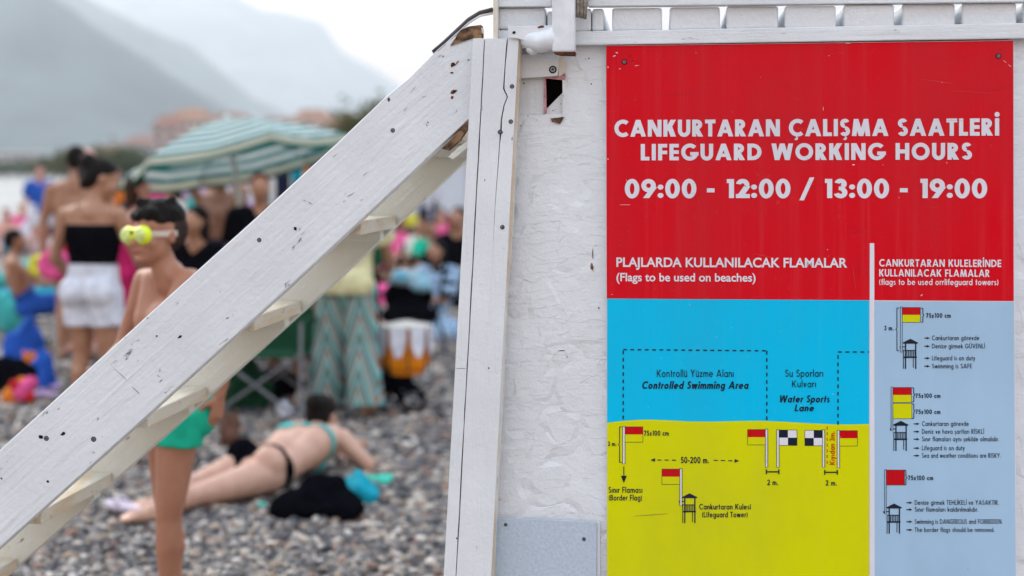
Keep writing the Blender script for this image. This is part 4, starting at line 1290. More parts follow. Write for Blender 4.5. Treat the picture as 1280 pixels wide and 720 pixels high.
building(350, 620, 30, 22, 12, 'plaster_grey', 'roof_red', 'long grey building with red roof behind the parasol', 5, 7)
building(255, 640, 20, 18, 12, 'plaster_rose', 'roof_red', 'rose building in the gap behind the cream block', 5, 4)
building(35, 600, 34, 8, 12, 'plaster_white', 'roof_red', 'long low white building across the water at left', 2, 8, False)
building(75, 700, 24, 10, 12, 'plaster_grey', 'plaster_grey', 'low grey flat roofed building across the bay', 3, 6, False)
building(110, 560, 18, 8, 12, 'plaster_cream', 'roof_tile', 'low cream building behind the olive trees', 2, 4)
building(8, 640, 26, 11, 12, 'plaster_grey', 'plaster_white', 'grey building at the far left of the shoreline', 3, 6, False)
building(150, 620, 30, 12, 12, 'plaster_white', 'roof_tile', 'white building with tiled roof beside the parasol edge', 3, 6)
building(182, 580, 20, 14, 12, 'plaster_grey', 'roof_red', 'grey building tucked behind the parasol left edge', 3, 5)
building(470, 420, 36, 16, 12, 'plaster_white', 'roof_tile', 'white building with tiled roof hidden behind the stair', 4, 7)

# white marquee right of the stair
e = empty('marquee', (X_(562, 27), 27, 0), R(6), 'white fabric marquee seen between the stair and the corner post', 'tent')
MAT['fabric_white'] = plain('white_canvas', (.60, .64, .70), .8, scale=2, var=.06)
MAT['pole_grey'] = plain('grey_pole', (.42, .44, .5), .5)
for i in range(3):
    bm = bmesh.new(); box(bm, -1.1 + i * .74, -.37 + i * .74, 0, .03, .75, 2.2); obj('side_panel', bm, MAT['fabric_white'], e)
bm = bmesh.new()
v = [bm.verts.new(p) for p in ((-1.2, -.1, 2.2), (1.2, -.1, 2.2), (1.2, 2.3, 2.2), (-1.2, 2.3, 2.2), (0, 1.1, 2.75))]
for f in ((0, 1, 4), (1, 2, 4), (2, 3, 4), (3, 0, 4), (3, 2, 1, 0)): bm.faces.new([v[i] for i in f])
obj('roof', bm, MAT['fabric_white'], e)
for x, y in ((-1.1, -.06), (-.36, -.06), (.38, -.06), (1.12, -.06), (-1.1, 2.2), (1.12, 2.2)):
    bm = bmesh.new(); tube(bm, [(x, y, 0), (x, y, 2.2)], .035, 8); obj('pole', bm, MAT['pole_grey'], e)

# ------------------------------------------------------------------ striped parasol
MAT['teal'] = plain('teal_stripe', (0.02, 0.19, 0.185), .8, scale=3, var=.08)
MAT['umb_white'] = plain('white_stripe', (0.70, 0.75, 0.72), .8, scale=3, var=.05)
MAT['umb_green'] = plain('dark_green_binding', (0.012, 0.12, 0.085), .8)
MAT['umb_backlit'] = plain('backlight_tinted_valance', (0.70, 0.71, 0.58), .8, scale=3, var=.05)  # white cloth, warm light shining through it put into the colour
for nm_ in ('teal', 'umb_white', 'umb_backlit'):
    n_ = MAT[nm_].node_tree; b_ = n_.nodes['Principled BSDF']; o_ = n_.nodes['Material Output']
    tr = n_.nodes.new('ShaderNodeBsdfTranslucent'); mx = n_.nodes.new('ShaderNodeMixShader'); mx.inputs[0].default_value = .28
    src = b_.inputs['Base Color'].links[0].from_socket
    n_.links.new(src, tr.inputs['Color']); n_.links.new(b_.outputs[0], mx.inputs[1]); n_.links.new(tr.outputs[0], mx.inputs[2]); n_.links.new(mx.outputs[0], o_.inputs['Surface'])
def parasol():
    Y = 10.5
    c = px(292, 197, Y)
    e = empty('parasol', (c.x + .07, Y, 0), 0, 'large teal and white striped beach parasol, tilted over the seated people', 'parasol')
    M = Matrix.Translation((-.07, 0, c.z)) @ Matrix.Rotation(R(-11.5), 4, 'Y') @ Matrix.Rotation(R(-6), 4, 'X')
    Rr, Hh, nr = .86, .30, 14
    def P(k, t, drop=0.0):
        a = 2 * math.pi * k / 6
        sag = 1.0
        return M @ Vector((math.cos(a) * Rr * t, math.sin(a) * Rr * t, Hh * (1 - t ** 1.35) - drop))
    can = None
    for nm, mats, idx in (('canopy', ('umb_white', 'teal'), 0),):
        bm = bmesh.new()
        for k in range(6):
            for i in range(nr):
                t0, t1 = max(i / nr, .01), (i + 1) / nr
                for s_ in range(2):
                    q = []
                    for (tt, ss) in ((t0, s_ / 2), (t0, (s_ + 1) / 2), (t1, (s_ + 1) / 2), (t1, s_ / 2)):
                        p = P(k, tt).lerp(P(k + 1, tt), ss)
                        p.z -= .035 * math.sin(ss * math.pi) * tt
                        q.append(bm.verts.new(p))
                    f = bm.faces.new(q[::-1]); f.material_index = i % 2
        can = obj('canopy', bm, [MAT['umb_white'], MAT['teal']], e)
    # underside lining tones come from the same cloth: valance with warm backlight put into its colour, green binding
    for k in range(6):
        a, b_ = P(k, 1.0), P(k + 1, 1.0)
        bm = bmesh.new()
        seg = 4; dn = Vector((0, 0, -.06)); prev = None
        for i in range(seg + 1):
            p = a.lerp(b_, i / seg); p.z -= .035 * math.sin(i / seg * math.pi)
            w = Vector((p.x, p.y, 0)) * 0; 
            cur = [bm.verts.new(p + Vector((0, 0, -.001))), bm.verts.new(p + dn * (1 + .12 * math.sin(i * 2)))]
            if prev: bm.faces.new((prev[0], prev[1], cur[1], cur[0]))
            prev = cur
        v = obj('valance', bm, MAT['umb_backlit'], e)
        bm = bmesh.new(); tube(bm, [a.lerp(b_, i / 4) + dn * 1.02 + Vector((0, 0, -.035 * math.sin(i / 4 * math.pi))) for i in range(5)], .016, 6); obj('binding', bm, MAT['umb_green'], v)
        bm = bmesh.new(); tube(bm, [P(k, .03, .02), P(k, .5, .02), P(k, 1.0, .015)], .006, 6); obj('rib', bm, MAT['pole_grey'], e)
        bm = bmesh.new(); tube(bm, [P(k, .97, .03) , P(k, .99, -.006)], .012, 6); obj('rib_tip', bm, MAT['umb_green'], e)
    top = M @ Vector((0, 0, Hh + .015)); hub = M @ Vector((0, 0, 0.0)); ft = px(322, 470, Y) ; ft = Vector((ft.x - e.location.x, 0, 0))
    bm = bmesh.new(); tube(bm, [ft + Vector((0, 0, -.1)), hub + Vector((.02, 0, -.12)), top], .021, 12); obj('pole', bm, MAT['umb_white'], e)
    bm = bmesh.new(); sphere(bm, top, .02); obj('finial', bm, MAT['umb_white'], e)
    return e
parasol()

# ================================================================== people
def skin(nm, c):
    MAT[nm] = plain(nm, c, .5, scale=9, var=.06, sub=.12, noise_col=(c[0] * .88, c[1] * .80, c[2] * .78)); return nm
skin('skin_fair', (0.56, 0.33, 0.24)); skin('skin_tan', (0.36, 0.18, 0.105)); skin('skin_deep', (0.24, 0.115, 0.065)); skin('skin_pink', (0.60, 0.31, 0.24))
skin('skin_boy', (0.38, 0.17, 0.10))
for nm, c in (('hair_black', (.012, .009, .008)), ('hair_brown', (.05, .022, .012)), ('hair_red', (.12, .035, .018))):
    MAT[nm] = plain(nm, c, .6, scale=60, var=.3, bmp=.8)
for nm, c in (('cloth_black', (.004, .004, .006)), ('cloth_white', (.66, .67, .74)), ('cloth_green', (.015, .42, .26)), ('cloth_blue', (.02, .09, .42)), ('cloth_red', (.55, .02, .03)),
              ('cloth_pink', (.75, .10, .28)), ('cloth_yellow', (.66, .60, .05)), ('cloth_teal', (.06, .42, .40)), ('cloth_navy', (.02, .025, .06)), ('cloth_orange', (.72, .20, .02)),
              ('cloth_crimson', (.45, .012, .10)), ('cloth_pale', (.66, .62, .56)), ('cloth_lilac', (.52, .38, .62)), ('cloth_mint', (.08, .58, .42)), ('cloth_cyan', (.01, .32, .42)),
              ('cloth_grey', (.22, .22, .24)), ('cloth_darkgreen', (.010, .055, .026)), ('cloth_cream', (.66, .62, .36)), ('lips', (.42, .12, .10)), ('eye_dark', (.02, .012, .01)), ('cloth_brown', (.12, .06, .04))):
    MAT[nm] = plain(nm, c, .75, scale=16, var=.12, bmp=.15)

MAT['cloth_black'].node_tree.nodes['Principled BSDF'].inputs['Specular IOR Level'].default_value = 0.0
MAT['cloth_black'].node_tree.nodes['Principled BSDF'].inputs['Roughness'].default_value = 1.0
MAT['sole_pale'] = plain('pale_pink_foam', (.62, .54, .62), .7)
def V3(*a): return Vector(a)
def prim_mesh(prims):
    """prims -> one mesh of closed overlapping shells: ('c',p0,r0,p1,r1) tapered limb, ('e',c,(rx,ry,rz),M) ellipsoid, ('f',p0,r0,p1,r1) flat ended limb"""
    bm = bmesh.new()
    for p in prims:
        if p[0] == 'e':
            sphere(bm, p[1], p[2], 16, 10, p[3] if len(p) > 3 else None)
        else:
            a, r0, b_, r1 = Vector(p[1]), p[2], Vector(p[3]), p[4]
            ax = b_ - a
            if ax.length < 1e-5: ax = Vector((0, 0, 1e-4))
            z = ax.normalized()
            x = z.orthogonal().normalized(); y = z.cross(x)
            prof = []
            if p[0] == 'c':
                for k in range(0, 4):
                    q = -math.pi / 2 + k * math.pi / 8
                    prof.append((a + z * (math.sin(q) * r0), math.cos(q) * r0))
                prof.append((a, r0)); prof.append((b_, r1))
                for k in range(1, 5):
                    q = k * math.pi / 8
                    prof.append((b_ + z * (math.sin(q) * r1), math.cos(q) * r1))
            else:
                prof = [(a, 1e-4), (a, r0), (b_, r1), (b_, 1e-4)]
            n = 14; rings = []
            for c, r in prof:
                rings.append([bm.verts.new(c + (x * math.cos(2 * math.pi * k / n) + y * math.sin(2 * math.pi * k / n)) * max(r, 1e-4)) for k in range(n)])
            for i in range(len(rings) - 1):
                for k in range(n):
                    bm.faces.new((rings[i][k], rings[i][(k + 1) % n], rings[i + 1][(k + 1) % n], rings[i + 1][k]))
            bm.faces.new(rings[0][::-1]); bm.faces.new(rings[-1])
    me = bpy.data.meshes.new('tmp'); bm.to_mesh(me); bm.free()
    return me

def blob(name, prims, mat, parent, voxel=.01, smooth=3, clips=(), fac=.5):
    me = prim_mesh(prims)
    o = bpy.data.objects.new('tmp', me); COL.objects.link(o)
    m = o.modifiers.new('r', 'REMESH'); m.mode = 'VOXEL'; m.voxel_size = voxel; m.use_smooth_shade = True
    if smooth:
        k = o.modifiers.new('s', 'SMOOTH'); k.factor = fac; k.iterations = smooth
    dg = bpy.context.evaluated_depsgraph_get()
    out = bpy.data.meshes.new_from_object(o.evaluated_get(dg))
    bpy.data.objects.remove(o); bpy.data.meshes.remove(me)
    if clips:
        bm = bmesh.new(); bm.from_mesh(out)
        for co, no in clips:      # removes the side the normal points to
            g = bm.verts[:] + bm.edges[:] + bm.faces[:]
            bmesh.ops.bisect_plane(bm, geom=g, plane_co=co, plane_no=no, clear_outer=True)
        bm.to_mesh(out); bm.free()
    out.materials.clear()
    return link_mesh(name, out, MAT[mat] if isinstance(mat, str) else mat, parent, True)

def stand(h, **kw):
    """standing skeleton facing +y; x right; metres"""
    J = dict(pelvis=V3(0, 0, .525), waist=V3(0, .005, .61), chest=V3(0, .005, .72), neck=V3(0, -.008, .825), head=V3(0, .012, .925),
             shR=V3(.108, -.005, .795), shL=V3(-.108, -.005, .795), elR=V3(.14, -.02, .625), elL=V3(-.14, -.02, .625), wrR=V3(.15, .02, .48), wrL=V3(-.15, .02, .48),
             hipR=V3(.05, 0, .51), hipL=V3(-.05, 0, .51), knR=V3(.058, .012, .285), knL=V3(-.058, .012, .285), anR=V3(.06, -.015, .045), anL=V3(-.06, -.015, .045),
             toR=V3(.07, .075, .014), toL=V3(-.07, .075, .014), face=V3(0, 1, 0), up=V3(0, 0, 1))
    for k, v in kw.items(): J[k] = Vector(v)
    for k in J:
        if k not in ('face', 'up'): J[k] = J[k] * h
    J['h'] = h
    return J
def sit(h, seat=.0, recline=.1, **kw):
    """sitting, legs forward, knees raised when on the ground"""
    z = seat / h
    J = dict(pelvis=V3(0, 0, z + .065), waist=V3(0, -.02 - recline * .3, z + .15), chest=V3(0, -.03 - recline * .6, z + .26), neck=V3(0, -.02 - recline * .8, z + .365), head=V3(0, .01 - recline * .9, z + .465),
             shR=V3(.108, -.03 - recline * .8, z + .335), shL=V3(-.108, -.03 - recline * .8, z + .335), elR=V3(.15, .04, z + .20), elL=V3(-.15, .04, z + .20), wrR=V3(.10, .17, z + .19), wrL=V3(-.10, .17, z + .19),
             hipR=V3(.055, .02, z + .055), hipL=V3(-.055, .02, z + .055), knR=V3(.08, .24, z + .14), knL=V3(-.08, .24, z + .16), anR=V3(.07, .38, .04), anL=V3(-.07, .36, .04), toR=V3(.08, .45, .02), toL=V3(-.08, .43, .02), face=V3(0, 1, 0), up=V3(0, 0, 1))
    if seat > .25:
        for s_ in 'RL':
            J['kn' + s_] = V3(.07 if s_ == 'R' else -.07, .25, z + .07); J['an' + s_] = V3(.07 if s_ == 'R' else -.07, .27, .04); J['to' + s_] = V3(.07 if s_ == 'R' else -.07, .34, .02)
    for k, v in kw.items(): J[k] = Vector(v)
    for k in J:
        if k not in ('face', 'up'): J[k] = J[k] * h
    J['h'] = h
    return J

def torso_prims(J, k=1.0, female=False, add=0.0):
    h = J['h'] * k; P = []
    mid = (J['shL'] + J['shR']) / 2
    for s_ in 'RL':
        sh = mid.lerp(J['sh' + s_], .56); ch = J['chest'] + (J['sh' + s_] - mid) * .46; wa = J['waist'] + (J['hip' + s_] - (J['hipL'] + J['hipR']) / 2) * .72
        hp = J['hip' + s_].lerp(J['pelvis'], .25)
        P += [('c', sh, .040 * h + add, ch, .058 * h + add), ('c', ch, .058 * h + add, wa, (.047 if female else .050) * h + add), ('c', wa, (.047 if female else .050) * h + add, hp, (.060 if female else .053) * h + add)]
    P += [('c', J['chest'], .060 * h + add, J['pelvis'], .058 * h + add)]
    fw = (J['hipR'] - J['hipL']).cross(J['waist'] - J['pelvis']); fw.normalize()   # points back or forward; glutes on the back
    b_ = -fw if fw.dot(J['face']) > 0 else fw
    for s_ in 'RL':
        P.append(('e', J['hip' + s_] + b_ * .032 * h + V3(0, 0, .0), (.054 * h + add,) * 3))
        if female:
            c = J['chest'] - b_ * .045 * h + (J['sh' + s_] - mid) * .42
            P.append(('e', c, (.038 * h + add,) * 3))
    return P
def limb(a, b_, r0, r1, bulge=0, at=.3):
    if not bulge: return [('c', a, r0, b_, r1)]
    m = a.lerp(b_, at)
    return [('c', a, r0, m, bulge), ('c', m, bulge, b_, r1)]
def hand_prims(J, s_, curl=.5, fine=True):
    h = J['h']; w, e_ = J['wr' + s_], J['el' + s_]
    d = (w - e_).normalized()
    side = J.get('palm' + s_)
    n = Vector(side).normalized() if side is not None else V3(-1 if s_ == 'R' else 1, .25, 0)
    n = (n - d * n.dot(d)).normalized()          # palm normal
    t = d.cross(n).normalized()
    fwd = J['face']
    if t.dot(fwd) < 0: t = -t                    # thumb side forwards
    P = []
    L_ = .052 * h
    for k in range(4):
        o_ = t * (.0125 - .0085 * k) * h / 1.7 * 1.7 * .9
        b0 = w + o_ * .6; b1 = w + d * L_ + o_
        P.append(('c', b0, .0105 * h * .72, b1, .0098 * h * .72))
        ln = (.040, .045, .042, .033)[k] * h
        dd = (d + n * curl).normalized(); m1 = b1 + dd * ln * .5
        dd2 = (d + n * curl * 2.4).normalized()
        P.append(('c', b1, .0056 * h, m1, .0052 * h)); P.append(('c', m1, .0052 * h, m1 + dd2 * ln * .55, .0043 * h))
    tb = w + d * .014 * h + t * .010 * h; t1 = tb + (d * .55 + t * .8 + n * .3).normalized() * .028 * h
    P += [('c', tb, .0085 * h, t1, .0068 * h), ('c', t1, .0066 * h, t1 + (d * .9 + t * .3 + n * .4).normalized() * .024 * h, .0052 * h)]
    return P
def head_prims(J, child=1.0):
    h = J['h'] * child
    f = J['face'].normalized(); u = J['up'].normalized(); u = (u - f * u.dot(f)).normalized(); r_ = f.cross(u)
    M = Matrix((r_, f, u)).transposed()
    c = J['head']
    E = lambda x, y, z, rx, ry, rz: ('e', c + r_ * x * h + f * y * h + u * z * h, (rx * h, ry * h, rz * h), M)
    P = [E(0, -.008, .018, .044, .054, .048), E(0, .010, -.016, .037, .040, .045), E(0, .024, -.040, .020, .022, .018), E(0, .030, -.004, .032, .018, .030),
         E(0, .050, .010, .026, .008, .006), E(0, .0525, -.012, .0075, .010, .010), E(0, .0500, .000, .0048, .006, .014), E(0, .046, -.030, .014, .007, .0045), E(0, .044, -.046, .010, .008, .008)]
    for s_ in (-1, 1):
        P += [E(.044 * s_, -.006, -.005, .0045, .010, .016), E(.026 * s_, .032, -.014, .013, .014, .013)]
    P += [('c', J['neck'] - u * .01 * h + (J['chest'] - J['neck']) * .1, .033 * J['h'], c - u * .035 * h - f * .004 * h, .029 * J['h'])]
    return P, E
def arm_prims(J, s_, add=0.0, k=1.0):
    h = J['h']
    return [('c', J['sh' + s_], .031 * h + add, J['sh' + s_].lerp(J['el' + s_], .35), .027 * h * k + add), ('c', J['sh' + s_].lerp(J['el' + s_], .35), .027 * h * k + add, J['el' + s_], .0205 * h + add)]
def body(J, mat, parent, voxel=.01, female=False, curl=.5, child=1.0, thick=1.0):
    h = J['h']; P = torso_prims(J, thick, female)
    for s_ in 'RL':
        P += arm_prims(J, s_, 0, thick)
        P += limb(J['el' + s_], J['wr' + s_], .0205 * h, .0135 * h, .0225 * h, .25)
        P += hand_prims(J, s_, curl)
        P += limb(J['hip' + s_], J['kn' + s_], .052 * h * thick, .031 * h, .050 * h * thick, .3)
        bk = (J['an' + s_] - J['kn' + s_]).cross(J['hipR'] - J['hipL']).normalized()
        P += limb(J['kn' + s_], J['an' + s_], .030 * h, .0185 * h, .0315 * h, .3)
        # calf, heel, foot with toes
        sg = 1 if bk.dot(J['to' + s_] - J['an' + s_]) < 0 else -1
        P.append(('e', J['kn' + s_].lerp(J['an' + s_], .3) + bk * sg * .010 * h, (.028 * h, .028 * h, .028 * h)))
        P.append(('c', J['an' + s_].lerp(J['to' + s_], -.22) - V3(0, 0, .012 * h), .018 * h, J['an' + s_].lerp(J['to' + s_], .7), .0185 * h))
        tv = (J['to' + s_] - J['an' + s_]).normalized(); tc = tv.cross(V3(0, 0, 1)).normalized()
        for q in range(5):
            b0 = J['an' + s_].lerp(J['to' + s_], .75) + tc * (q - 2) * .0088 * h
            P.append(('c', b0, .010 * h, b0 + tv * (.030 - .003 * abs(q - (1 if s_ == 'R' else 3))) * h, .0062 * h))
    P += [('c', J['neck'], .036 * h, (J['shL'] + J['shR']) / 2, .042 * h)]
    for s_ in 'RL': P.append(('c', J['neck'], .026 * h, J['sh' + s_], .026 * h))
    hp, E = head_prims(J, child)
    P += hp
    o = blob('body', P, mat, parent, voxel, 2)
    return o, E
def face_bits(E, parent, eyes=True):
    for s_ in (-1, 1):
        if eyes:
            bm = bmesh.new(); p = E(.018 * s_, .046, .002, .0085, .005, .0045); sphere(bm, p[1], p[2], 12, 8, p[3]); obj('eye', bm, MAT['cloth_white'], parent, True)
            bm = bmesh.new(); p = E(.018 * s_, .0495, .002, .0042, .0026, .0042); sphere(bm, p[1], p[2], 12, 8, p[3]); obj('iris', bm, MAT['eye_dark'], parent, True)
            bm = bmesh.new(); p = E(.019 * s_, .049, .013, .012, .004, .0024); sphere(bm, p[1], p[2], 12, 8, p[3]); obj('eyebrow', bm, MAT['hair_brown'], parent, True)
    bm = bmesh.new(); p = E(0, .0515, -.030, .013, .0045, .0042); sphere(bm, p[1], p[2], 12, 8, p[3]); obj('lips', bm, MAT['lips'], parent, True)
def hair(E, mat, parent, style='short', voxel=.012):
    P = [E(0, -.016, .026, .048, .056, .048), E(0, -.034, .004, .044, .036, .045)]
    if style == 'bun': P += [E(0, -.070, .040, .030, .026, .030), E(0, -.048, -.020, .034, .020, .030)]
    if style == 'long': P += [E(0, -.044, -.030, .046, .024, .055), E(.036, -.020, -.030, .014, .026, .050), E(-.036, -.020, -.030, .014, .026, .050), E(0, -.050, -.075, .042, .018, .050)]
    if style == 'ponytail': P += [E(0, -.074, .020, .018, .020, .030), E(0, -.084, -.030, .016, .016, .050)]
    if style == 'top': P = [E(0, -.010, .032, .046, .056, .044), E(0, .030, .050, .036, .022, .016), E(0, -.036, .016, .040, .028, .034)]
    return blob('hair', P, mat, parent, voxel, 2)
def thigh(J, s_, f, add, flare=1.0):
    h = J['h']; a, b_ = J['hip' + s_], J['kn' + s_]
    e_ = a.lerp(b_, f)
    return [('f', a.lerp(b_, -.05), .056 * h + add, e_, (.052 - .018 * f) * h * flare + add)]
def shorts(J, mat, parent, f=.5, add=.012, flare=1.12, voxel=.012, top=None, name='shorts', female=False):
    P = [p for p in torso_prims(J, 1.0, female, add)]
    P += thigh(J, 'R', f, add, flare) + thigh(J, 'L', f, add, flare)
    w = J['waist'] if top is None else top
    return blob(name, P, mat, parent, voxel, 2, [(w, J['waist'] - J['pelvis'])])
def trousers(J, mat, parent, add=.012, flare=1.0, voxel=.014, name='trousers'):
    h = J['h']; P = torso_prims(J, 1.0, False, add)
    for s_ in 'RL':
        P += [('f', J['hip' + s_], .058 * h + add, J['kn' + s_], .040 * h * flare + add), ('f', J['kn' + s_].lerp(J['hip' + s_], .04), .040 * h * flare + add, J['an' + s_], .030 * h * flare ** 2.5 + add)]
    return blob(name, P, mat, parent, voxel, 2, [(J['waist'], J['waist'] - J['pelvis'])])
def top_(J, mat, parent, add=.010, lo=None, hi=None, sleeves=0.0, voxel=.012, female=False, name='shirt', loose=0.0):
    P = torso_prims(J, 1.0, female, add)
    if loose: P.append(('c', J['chest'], .07 * J['h'] + loose, J['pelvis'], .075 * J['h'] + loose))
    h = J['h']
    if sleeves:
        for s_ in 'RL':
            P += [('c', J['sh' + s_].lerp((J['shL'] + J['shR']) / 2, .3), .036 * h + add, J['sh' + s_], .034 * h + add), ('f', J['sh' + s_], .034 * h + add, J['sh' + s_].lerp(J['el' + s_], sleeves), .028 * h + add * 1.4)]
        for s_ in 'RL': P.append(('c', J['neck'] + (J['chest'] - J['neck']) * .35, .036 * h, J['sh' + s_], .030 * h + add))
    ax = J['chest'] - J['pelvis']
    cl = [(lo if lo is not None else J['pelvis'], -ax)]
    if hi is not None: cl.append((hi, ax))
    return blob(name, P, mat, parent, voxel, 2, cl)
def person(x, y, Y, rz, label, group=None, z=0.0):
    """root on the ground under photo column x at distance Y; rz 0 faces away, 90 left, 180 towards the camera"""
    return empty('person', (X_(x, Y), Y, z), R(rz), label, 'person', group)

# ---- boy with the yellow goggles
Yb = 4.62
e = person(210, 0, Yb, 135, 'boy in green shorts wearing yellow swimming goggles, standing beside the white stair')
hb = 1.42
J = stand(hb, head=(.012, .022, .918), neck=(0, -.004, .828), pelvis=(0, -.012, .525), waist=(0, -.008, .61), chest=(0, -.006, .72), face=(-.05, 1, -.02), up=(.05, 0, 1), shR=(.112, -.01, .806), shL=(-.112, -.02, .806), elR=(.150, .03, .645), wrR=(.09, .12, .60),
          elL=(-.140, -.070, .675), wrL=(-.120, -.060, .560), palmL=(1, 0, 0), hipR=(.042, -.018, .51), hipL=(-.042, -.004, .51), knR=(.034, -.022, .285), anR=(.032, -.034, .045), toR=(.045, .055, .014), anL=(-.034, .012, .045), knL=(-.036, .020, .285), toL=(-.05, .105, .014))
b_, E = body(J, 'skin_boy', e, .0065, False, .5, 1.13, .96)
face_bits(E, e, False)
MAT['hair_fade'] = plain('clipped_dark_hair', (.055, .035, .028), .8, scale=120, var=.3)
blob('clipped_hair', [E(0, -.022, .010, .0455, .047, .046)], 'hair_fade', e, .007, 1)
blob('hair', [E(0, -.012, .034, .0455, .054, .042), E(-.004, .026, .044, .038, .018, .018), E(.008, -.040, .026, .036, .020, .034), E(.012, .030, .040, .026, .016, .014)] + [E(.040 * math.cos(q * 1.9) * (1 - .25 * (q % 3)), .048 * math.sin(q * 1.9) * (1 - .25 * (q % 3)) - .006, .058 + .010 * math.sin(q * 5.1) - (.022 if q % 3 == 0 else 0), .007, .012, .009) for q in range(26)], 'hair_black', e, .007, 1)
shorts(J, 'cloth_green', e, .30, .010, 1.12, .009)
# goggles: two yellow cups with pale lenses, nose bridge, translucent strap
MAT['goggle_yellow'] = plain('fluorescent_yellow_rubber', (.72, .80, .01), .35, var=.05)
MAT['lens'] = plain('pale_lens', (.62, .72, .22), .3, var=.12, scale=60)
MAT['strap'] = plain('milky_strap', (.62, .50, .42), .4, var=.05)
gg = None
for s_ in (-1, 1):
    p = E(.0235 * s_, .047, .002, .0245, .0130, .0200); pf = E(0, .050, .004, .034, .009, .014)
    o = blob('goggle_cup', [p, pf], 'goggle_yellow', e, .005, 1)
    bm = bmesh.new(); p = E(.0250 * s_, .0562, .002, .0185, .0050, .0150); sphere(bm, p[1], p[2], 16, 10, p[3]); obj('lens', bm, MAT['lens'], o, True)
bm = bmesh.new(); p = E(0, .058, .008, .006, .003, .004); sphere(bm, p[1], p[2], 10, 8, p[3]); obj('nose_bridge', bm, MAT['cloth_black'], e, True)
p1 = E(0, -.004, .010, .0475, .058, .050); hc = J['head']; u_ = J['up']
blob('strap', [p1], 'strap', e, .006, 0, [(hc + V3(0, 0, .010 * hb * 1.13), V3(0, 0, 1)), (hc - V3(0, 0, .002 * hb), V3(0, 0, -1))])

# ---- woman in black top and white shorts
Yw = 8.3
e = person(116, 0, Yw, -12, 'woman with dark hair bun in black strapless top and white shorts, back to the camera')
hw = 1.60
J = stand(hw, head=(.015, .045, .912), neck=(.0, .012, .82), face=(.85, .5, -.45), up=(.2, .35, 1), elL=(-.165, .02, .63), wrL=(-.17, .13, .56), elR=(.165, .03, .63), wrR=(.13, .15, .57), shR=(.105, 0, .79), shL=(-.105, 0, .79), knL=(-.05, .01, .285), knR=(.06, .0, .285))
b_, E = body(J, 'skin_tan', e, .010, True, .5, 1.14)
hair(E, 'hair_black', e, 'bun'); blob('hair_bun', [E(-.045, -.050, .015, .034, .034, .036)], 'hair_black', e, .012, 2); face_bits(E, e)
top_(J, 'cloth_black', e, .008, J['waist'] + V3(0, 0, -.015), J['chest'] + V3(0, 0, .035 * hw), 0, .010, True, 'tube_top')
shorts(J, 'cloth_white', e, .55, .014, 1.28, .012, J['waist'] + V3(0, 0, .0), female=True)

# ---- man behind her, and a second one
e = person(95, 0, 11.4, 10, 'shirtless man with short dark hair standing just behind the woman in white shorts')
J = stand(1.74, elR=(.17, .06, .66), wrR=(.10, .16, .70), elL=(-.15, .02, .63))
b_, E = body(J, 'skin_tan', e, .014); hair(E, 'hair_black', e, 'short', .014); shorts(J, 'cloth_red', e, .6, .02, 1.3, .016)
e = person(108, 0, 12.0, 160, 'bald pink faced man looking over the shoulder of the dark haired woman')
J = stand(1.74); b_, E = body(J, 'skin_pink', e, .016); face_bits(E, e); shorts(J, 'cloth_navy', e, .6, .02, 1.2, .016)
# woman in crimson behind
e = person(170, 0, 10.2, -70, 'person in a long crimson dress with one arm stretched out behind the boy')
J = stand(1.50, elR=(.2, .08, .80), wrR=(.24, .2, .78), elL=(-.14, .14, .80), wrL=(-.12, .30, .79), palmL=(0, 0, -1))
b_, E = body(J, 'skin_pink', e, .014, True); hair(E, 'hair_brown', e, 'long', .014)
top_(J, 'cloth_crimson', e, .012, J['knL'], J['chest'] + V3(0, 0, .07 * 1.5), 0, .014, True, 'dress', .03)
P_ = [('f', J['pelvis'] + V3(0, 0, .05), .15, V3(0, 0, .55), .20)]
blob('skirt', P_, 'cloth_crimson', e, .016, 2)

# ---- lying woman, propped on her elbows (world aligned skeleton)
e = empty('person', (px(300, 620, 6.7).x, 6.7, 0), 0, 'woman in black bikini and teal band lying face down on the pebbles', 'person')
O = Vector(e.location)
def wp(x, y, Y): return px(x, y, Y) - O
J = dict(h=1.62)
J.update(pelvis=wp(322, 592, 6.72), waist=wp(350, 586, 6.95), chest=wp(379, 574, 7.16), neck=wp(398, 554, 7.36), head=wp(403, 521, 7.42),
         shR=wp(428, 574, 7.20), shL=wp(364, 556, 7.42), elR=wp(462, 594, 7.15), wrR=wp(435, 577, 7.48), elL=wp(375, 571, 7.70), wrL=wp(425, 571, 7.72),
         hipR=wp(338, 601, 6.66), hipL=wp(306, 589, 6.82), knR=wp(246, 628, 6.38), knL=wp(250, 607, 6.66), anR=wp(186, 642, 6.14), anL=wp(198, 630, 6.34), toR=wp(158, 650, 6.08), toL=wp(172, 641, 6.28),
         face=V3(.35, 1, -.25), up=V3(0.05, .25, 1))
for k_ in J:                                    # nothing under the stones
    if k_ in ('elR', 'wrR', 'elL', 'wrL'): J[k_].z = max(J[k_].z, .035)
    if k_ in ('knR', 'knL'): J[k_].z = max(.062, J[k_].z)
    if k_ in ('anR', 'anL'): J[k_].z = max(.045, J[k_].z)
    if k_ in ('toR', 'toL'): J[k_].z = .03
for k_ in ('hipR', 'hipL', 'pelvis'): J[k_].z = max(J[k_].z, .095)
J['waist'].z = max(J['waist'].z, .10); J['chest'].z = max(J['chest'].z, .15)
for k_ in ('shR', 'shL'): J[k_].z = max(J[k_].z, .165)
b_, E = body(J, 'skin_fair', e, .009, True, .3)
hair(E, 'hair_black', e, 'bun', .010)
P_ = torso_prims(J, 1.0, True, .005) + [('c', J['hipR'], .0575 * 1.62, J['hipR'].lerp(J['knR'], .1), .056 * 1.62), ('c', J['hipL'], .0575 * 1.62, J['hipL'].lerp(J['knL'], .1), .056 * 1.62)]
